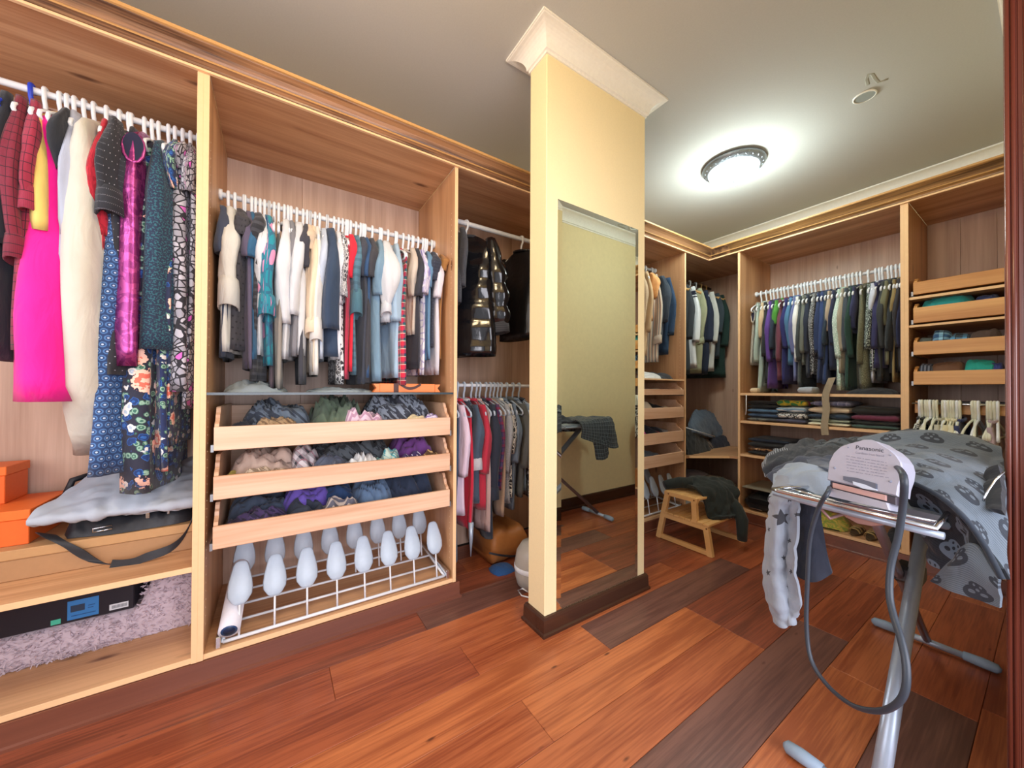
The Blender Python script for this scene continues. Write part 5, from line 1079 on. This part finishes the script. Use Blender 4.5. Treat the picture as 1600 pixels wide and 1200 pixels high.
# wire iron rest at the near end
zr = .852
L0, R0 = at(1204, 764, 'z', zr), at(1461, 826, 'z', zr)
back0, back1 = L0+Vector((.10, .17, .004)), R0+Vector((.0, .14, .004))
link('iron_rest', MB().tube([tuple(p) for p in (back0, L0+Vector((.02, .03, .003)), L0+Vector((.004, .004, 0)), L0+Vector((.02, -.004, 0)), L0.lerp(R0, .3), L0.lerp(R0, .7), R0, back1)], .0052, 8), chrome, ib)
link('iron_rest', MB().tube([tuple(p+Vector((0, .012, -.014))) for p in (L0+Vector((.0, .01, 0)), L0.lerp(R0, .33), L0.lerp(R0, .66), R0+Vector((.01, 0, 0)))], .0075, 8), silver_paint, ib)
link('rest_wire', MB().tube([tuple(p+Vector((0, .05, .002))) for p in (L0+Vector((.02, 0, 0)), L0.lerp(R0, .3)+Vector((0, -.02, 0)), L0.lerp(R0, .45)+Vector((0, .0, -.006)), L0.lerp(R0, .62)+Vector((0, -.02, 0)), R0)], .0035, 8), chrome, ib)
c = MB(); c.prism([(L0.x+.02, L0.y+.02), (L0.x+.14, L0.y-.01), (L0.x+.15, L0.y+.10), (L0.x+.06, L0.y+.13)], 'z', zr-.010, zr-.007); link('rest_plate', c, plain('polished_plate', '#b9c0b8', .12, 1), ib)
link('under_strut', MB().tube([at(1283, 795, 'y', 1.24), at(1296, 810, 'y', 1.24), at(1322, 802, 'y', 1.30)], .004, 8), plain('pink_brown_metal', '#b08a88', .4, .4), ib)
# iron charging stand, its face turned to the camera
isd = thing('iron_stand', 'white domed iron charging stand with printed lettering on the wire rest', 'iron stand', (-.26, 1.15, .86))
dr = (R0-L0); dr.z = 0; dr.normalize(); nf = Vector((dr.y, -dr.x, 0)); tilt = (nf+Vector((0, 0, .22))).normalized()
p0 = L0.lerp(R0, .45)+Vector((0, .012, .0))
def onf(px, py, off=0, n=tilt):
    d = hv + R2*((px-800)/FPX) - U2*((py-CY)/FPX); t_ = ((p0+n*off-EYE).dot(n))/d.dot(n); return EYE+d*t_
fo = [(1293, 750), (1294, 738), (1296, 722), (1303, 708), (1314, 698), (1328, 693), (1340, 690), (1350, 687), (1361, 687), (1371, 690), (1380, 696), (1392, 703), (1402, 712), (1409, 722), (1412, 734), (1410, 748), (1405, 762), (1403, 776)]
def solid(poly, depth, name, mat, off=0, par=isd):
    A_ = [onf(x, y, off) for x, y in poly]; cen = sum(A_, Vector())/len(A_); I_ = [a.lerp(cen, .035)+tilt*.004 for a in A_]; B2 = [a-tilt*depth for a in A_]; n = len(A_)
    c = MB(); c.add([tuple(p) for p in I_+A_+B2], [tuple(range(n))]+[(i, (i+1) % n, n+(i+1) % n, n+i) for i in range(n)]+[(n+i, n+(i+1) % n, 2*n+(i+1) % n, 2*n+i) for i in range(n)]+[tuple(range(2*n, 3*n))[::-1]]); return link(name, c, mat, par)
ivory = plain('ivory_appliance_plastic', '#a9aaba', .4)
solid(fo, .055, 'stand_shell', ivory)
solid([(1318, 744), (1340, 747), (1371, 756), (1371, 765), (1350, 763), (1332, 755), (1318, 750)], .002, 'grip_recess', plain('recess_grey', '#5c6273', .4), .0045)
solid([(1333, 752), (1352, 757), (1371, 765), (1371, 767), (1350, 764), (1334, 757)], .002, 'grip_lip', plain('lip_blue_white', '#c9d6ea', .3), .0052)
solid([(1297, 752), (1300, 764), (1386, 785), (1402, 790), (1402, 777)], .045, 'base_slot', plain('slot_dark', '#3c3440', .5), -.006)
solid([(1301, 754), (1301, 762), (1386, 783), (1386, 774)], .01, 'heel_plate', plain('pink_beige_plate', '#c39a94', .4), -.002)
solid([(1294, 762), (1290, 774), (1392, 798), (1388, 786), (1300, 763)], .05, 'stand_base', ivory, .004)
solid([(1312, 799), (1322, 808), (1340, 818), (1362, 822), (1382, 820), (1397, 812), (1400, 806), (1350, 796)], .006, 'base_disc', plain('brown_base_disc', '#a0756c', .5), -.03)
for x, y in ((1304, 731), (1391, 752), (1325, 699), (1391, 711)): link('screw', MB().tube([tuple(onf(x, y, .0035)), tuple(onf(x, y, .0052))], .0028 if y > 720 else .0016, 12), plain('screw_grey', '#8b93a8', .35), isd)
ink = plain('dark_ink', '#34343e', .6); ink2 = plain('pale_ink', '#8d8d9e', .6)
def lettering(txt, px, py, size, mat, off=.0046, name='lettering'):
    cu = bpy.data.curves.new(name, 'FONT'); cu.body = txt; cu.size = size; cu.align_x = 'CENTER'; cu.extrude = .0001
    o = bpy.data.objects.new(name, cu); 
    X_ = dr; Z_ = tilt; Y_ = Z_.cross(X_).normalized(); M = Matrix((X_, Y_, Z_)).transposed().to_4x4(); M.translation = onf(px, py, off)
    dg = bpy.context.evaluated_depsgraph_get(); COL.objects.link(o); dg.update(); me = bpy.data.meshes.new_from_object(o.evaluated_get(dg)); bpy.data.objects.remove(o)
    me.transform(M); me.materials.clear(); me.materials.append(mat); o2 = bpy.data.objects.new(name, me); COL.objects.link(o2); o2.parent = isd; o2.matrix_parent_inverse = Matrix.Translation(isd.location).inverted(); return o2
lettering('Panasonic', 1358, 704, .0125, ink)
lettering('Cordless Iron Stand', 1358, 711, .0062, ink2)
rr = random.Random(5)
for r_ in range(6):
    y = 717+r_*4.6
    c = MB()
    x = 1322+r_*.3
    while x < 1384:
        wv = rr.uniform(2, 8); a_ = onf(x, y+(x-1350)*.17, .0046); b_ = onf(min(x+wv, 1390), y+(x+wv-1350)*.17, .0046); up_ = tilt.cross(dr).normalized()*.0007
        c.add([tuple(a_-up_), tuple(b_-up_), tuple(b_+up_), tuple(a_+up_)], [(0, 1, 2, 3)]); x += wv+rr.uniform(1, 2.5)
    link('print_line', c, ink2, isd, kind='stuff')
cp_ = [(1404, 728), (1412, 745), (1411, 790), (1403, 840), (1392, 885), (1390, 930), (1397, 965), (1408, 1000), (1416, 1040), (1414, 1080), (1397, 1103), (1368, 1111), (1330, 1101), (1292, 1070), (1267, 1030), (1260, 975), (1262, 900), (1266, 840), (1280, 792), (1293, 770), (1300, 766)]
CP = [at(x, y, 'y', 1.02+.05*math.sin(i*.5)) for i, (x, y) in enumerate(cp_)]; CP[0] = onf(1400, 728, -.02); CP[-1] = onf(1296, 762, -.02)
link('power_cord', MB().tube([cr(CP, k/90) for k in range(91)], .0046, 8, flat=1.35), plain('slate_cord', '#363e49', .4), None, label='long slate grey power cord looping down from the iron stand', cat='cord')
# clothes heaped on the board
bk = thing('skull_blanket', 'grey knitted blanket with dark skull motifs spilling off the ironing board', 'blanket', (-.2, 1.4, .86))
sk = cloth('#6c7987', **P_('skull', '#252c38', '#56636f')); ski = cloth('#262c36', **P_('skull', '#6b7a8c', '#1f242e'))
link('blanket_top', drape_mb(pts([[(1345, 742, 1.95), (1400, 742, 1.95), (1455, 742, 1.95), (1515, 746, 1.95), (1556, 750, 1.9)], [(1340, 688, 1.62), (1395, 678, 1.62), (1450, 677, 1.62), (1510, 686, 1.62), (1562, 698, 1.60)], [(1345, 702, 1.52), (1400, 697, 1.50), (1455, 700, 1.50), (1515, 708, 1.50), (1567, 722, 1.50)], [(1372, 718, 1.40), (1418, 718, 1.37), (1468, 724, 1.36), (1522, 742, 1.35), (1569, 768, 1.34)],
 [(1404, 735, 1.30), (1450, 742, 1.28), (1500, 765, 1.26), (1538, 795, 1.25), (1570, 822, 1.25)], [(1412, 748, 1.25), (1462, 772, 1.22), (1504, 806, 1.19), (1537, 851, 1.18), (1566, 905, 1.17)]]), 60, 60, .006, 2, .006, 7), sk, bk)
link('piping', MB().tube([cr([Vector(p) for p in pts([[(1412, 748, 1.245), (1462, 772, 1.215), (1504, 806, 1.185), (1537, 851, 1.175), (1566, 905, 1.165)]])[0]], k/30) for k in range(31)], .005, 8), cloth('#2a3442'), bk)
link('turned_underside', drape_mb(pts([[(1400, 752, 1.28), (1450, 772, 1.25), (1496, 804, 1.22), (1528, 845, 1.21), (1556, 890, 1.2)], [(1440, 800, 1.30), (1462, 810, 1.28), (1494, 832, 1.25), (1522, 862, 1.23), (1548, 900, 1.22)], [(1442, 830, 1.30), (1458, 850, 1.27), (1484, 866, 1.25), (1512, 885, 1.24), (1540, 912, 1.23)], [(1454, 868, 1.30), (1462, 884, 1.27), (1478, 892, 1.25), (1504, 902, 1.24), (1536, 925, 1.23)]]), 44, 40, .010, 5, .006, 9), ski, bk)
link('hem_fold', drape_mb(pts([[(1498, 874, 1.21), (1518, 856, 1.20), (1532, 852, 1.19), (1550, 880, 1.18), (1567, 905, 1.17)], [(1470, 895, 1.22), (1496, 886, 1.20), (1520, 890, 1.19), (1545, 905, 1.18), (1567, 920, 1.17)], [(1453, 908, 1.23), (1480, 920, 1.21), (1512, 930, 1.2), (1540, 940, 1.19), (1567, 948, 1.18)]]), 36, 26, .006, 6, .006, 8), sk, bk)
def piece(name, label, cat, rows, mat, amp=.01, seed=1, th=.012, part='cloth_fold', nu=36, nv=26, fr=11):
    g_ = pts(rows); t = thing(name, label, cat, tuple(g_[0][0])); link(part, drape_mb(g_, nu, nv, amp, seed, th, fr), mat, t); return t
piece('grey_scarf', 'grey speckled scarf along the back of the ironing heap', 'scarf', [[(1270, 702, 1.74), (1320, 688, 1.73), (1390, 677, 1.72), (1445, 676, 1.70)], [(1262, 712, 1.66), (1320, 700, 1.64), (1385, 694, 1.64), (1440, 692, 1.65)], [(1280, 722, 1.58), (1320, 712, 1.53), (1370, 712, 1.53), (1420, 715, 1.55)]], cloth('#4c5660', **P_('crinkle', '#2a313a')), .012, 11)
piece('dark_jeans', 'dark charcoal trousers crumpled at the left of the ironing heap', 'trousers', [[(1240, 700, 1.85), (1262, 692, 1.8), (1300, 697, 1.75), (1350, 700, 1.7)], [(1215, 712, 1.65), (1250, 708, 1.6), (1300, 710, 1.55), (1350, 716, 1.5)], [(1200, 728, 1.55), (1230, 722, 1.5), (1290, 722, 1.45), (1340, 730, 1.42)], [(1203, 744, 1.5), (1228, 735, 1.46), (1280, 738, 1.42), (1330, 745, 1.38)]], cloth('#232a35'), .014, 13)
piece('striped_shirt', 'black shirt with fine pale stripes under the dark trousers', 'shirt', [[(1206, 712, 1.72), (1225, 706, 1.66), (1245, 706, 1.6)], [(1196, 726, 1.62), (1214, 722, 1.58), (1236, 720, 1.55)], [(1199, 746, 1.58), (1212, 736, 1.54), (1230, 730, 1.52)]], cloth('#2b3038', **P_('stripe', '#8f969e', sc=2.5)), .01, 14)
piece('blue_trousers', 'slate blue folded trousers in the middle of the ironing heap', 'trousers', [[(1218, 734, 1.48), (1250, 722, 1.45), (1292, 718, 1.42), (1330, 724, 1.4)], [(1206, 745, 1.42), (1240, 736, 1.38), (1290, 732, 1.35), (1325, 740, 1.33)], [(1210, 756, 1.38), (1236, 750, 1.34), (1280, 752, 1.31), (1315, 760, 1.30)]], cloth('#3a4356'), .010, 15)
piece('grey_sock', 'short grey knitted sock lying on the pale cloth', 'sock', [[(1262, 720, 1.36), (1285, 722, 1.34), (1303, 732, 1.32)], [(1266, 732, 1.32), (1284, 738, 1.30), (1300, 745, 1.28)]], cloth('#5d6674'), .008, 16, nu=18, nv=12)
piece('white_denim', 'pale blue and white cloth at the near end of the ironing board', 'cloth', [[(1219, 742, 1.36), (1245, 730, 1.33), (1275, 734, 1.30), (1300, 746, 1.28)], [(1213, 752, 1.28), (1240, 744, 1.26), (1268, 748, 1.25), (1296, 762, 1.24)], [(1210, 764, 1.235), (1234, 760, 1.23), (1262, 768, 1.22), (1290, 782, 1.22)]], cloth('#92a2b6'), .007, 17)
ssf = piece('star_scarf', 'pale grey scarf printed with black stars hanging off the ironing board', 'scarf', [[(1214, 748, 1.27), (1224, 745, 1.25), (1238, 748, 1.25), (1252, 756, 1.26)], [(1207, 772, 1.215), (1218, 774, 1.195), (1234, 776, 1.205), (1250, 782, 1.215)], [(1204, 800, 1.22), (1216, 800, 1.195), (1234, 803, 1.225), (1249, 805, 1.205)], [(1197, 870, 1.22), (1212, 872, 1.20), (1230, 875, 1.225), (1245, 875, 1.20)], [(1197, 920, 1.22), (1214, 925, 1.20), (1232, 925, 1.225), (1250, 925, 1.21)], [(1206, 952, 1.22), (1218, 955, 1.205), (1234, 955, 1.22), (1252, 948, 1.215)], [(1209, 972, 1.22), (1219, 979, 1.21), (1232, 978, 1.215), (1240, 962, 1.22)]], cloth('#8d96a3', **P_('star', '#353840')), .005, 18, .007, nu=40, nv=60, fr=16)
piece('navy_sleeve', 'dark navy sleeve hanging down beside the star scarf', 'clothes', [[(1250, 782, 1.28), (1262, 786, 1.27), (1276, 790, 1.28)], [(1250, 820, 1.28), (1266, 822, 1.27), (1284, 824, 1.28)], [(1247, 870, 1.28), (1268, 874, 1.27), (1294, 870, 1.28)], [(1246, 896, 1.28), (1270, 906, 1.27), (1301, 893, 1.28)]], cloth('#262c3c'), .006, 19, .02)
piece('black_cloth', 'black garment on a wire hanger at the right end of the ironing heap', 'clothes', [[(1552, 742, 1.36), (1562, 738, 1.36), (1570, 736, 1.36)], [(1542, 765, 1.33), (1555, 762, 1.32), (1570, 758, 1.32)], [(1540, 785, 1.28), (1554, 788, 1.26), (1570, 790, 1.25)], [(1552, 800, 1.24), (1560, 802, 1.23), (1570, 804, 1.225)]], cloth('#20242c'), .008, 20, nu=18, nv=16)
link('wire_hanger', MB().tube(pts([[(1569, 738, 1.27), (1556, 749, 1.26), (1544, 766, 1.25), (1538, 778, 1.245), (1536, 783, 1.245)]])[0], .0018, 6), chrome, None, label='bent thin wire hanger hook lying on the skull blanket', cat='hanger')
plaid = cloth('#3a4450', **P_('plaid', '#20262e', '#8a949c', sc=1.4))
ps = thing('plaid_shirt', 'dark grey tartan shirt over the far end of the ironing board', 'shirt', (-.3, 2.4, .85))
link('shirt_body', drape_mb([[(-.50, 2.02, .74), (-.50, 2.2, .68), (-.47, 2.42, .62), (-.38, 2.60, .60)], [(-.49, 2.02, .85), (-.48, 2.2, .85), (-.44, 2.42, .85), (-.36, 2.54, .84)], [(-.40, 2.0, .868), (-.39, 2.2, .872), (-.36, 2.40, .87), (-.33, 2.52, .866)], [(-.22, 2.0, .868), (-.22, 2.2, .872), (-.24, 2.40, .87), (-.26, 2.52, .866)], [(-.11, 2.02, .85), (-.12, 2.2, .84), (-.16, 2.42, .83), (-.22, 2.56, .82)], [(-.105, 2.02, .76), (-.11, 2.2, .74), (-.14, 2.44, .73), (-.20, 2.60, .72)]], 40, 44, .008, 22, .008, 8), plaid, ps)
link('sleeve', drape_mb([[(-.50, 2.15, .80), (-.49, 2.25, .80), (-.48, 2.34, .80)], [(-.51, 2.18, .66), (-.50, 2.27, .65), (-.49, 2.35, .66)], [(-.51, 2.2, .55), (-.50, 2.28, .54), (-.49, 2.35, .55)]], 14, 20, .006, 23, .02, 9), plaid, ps)
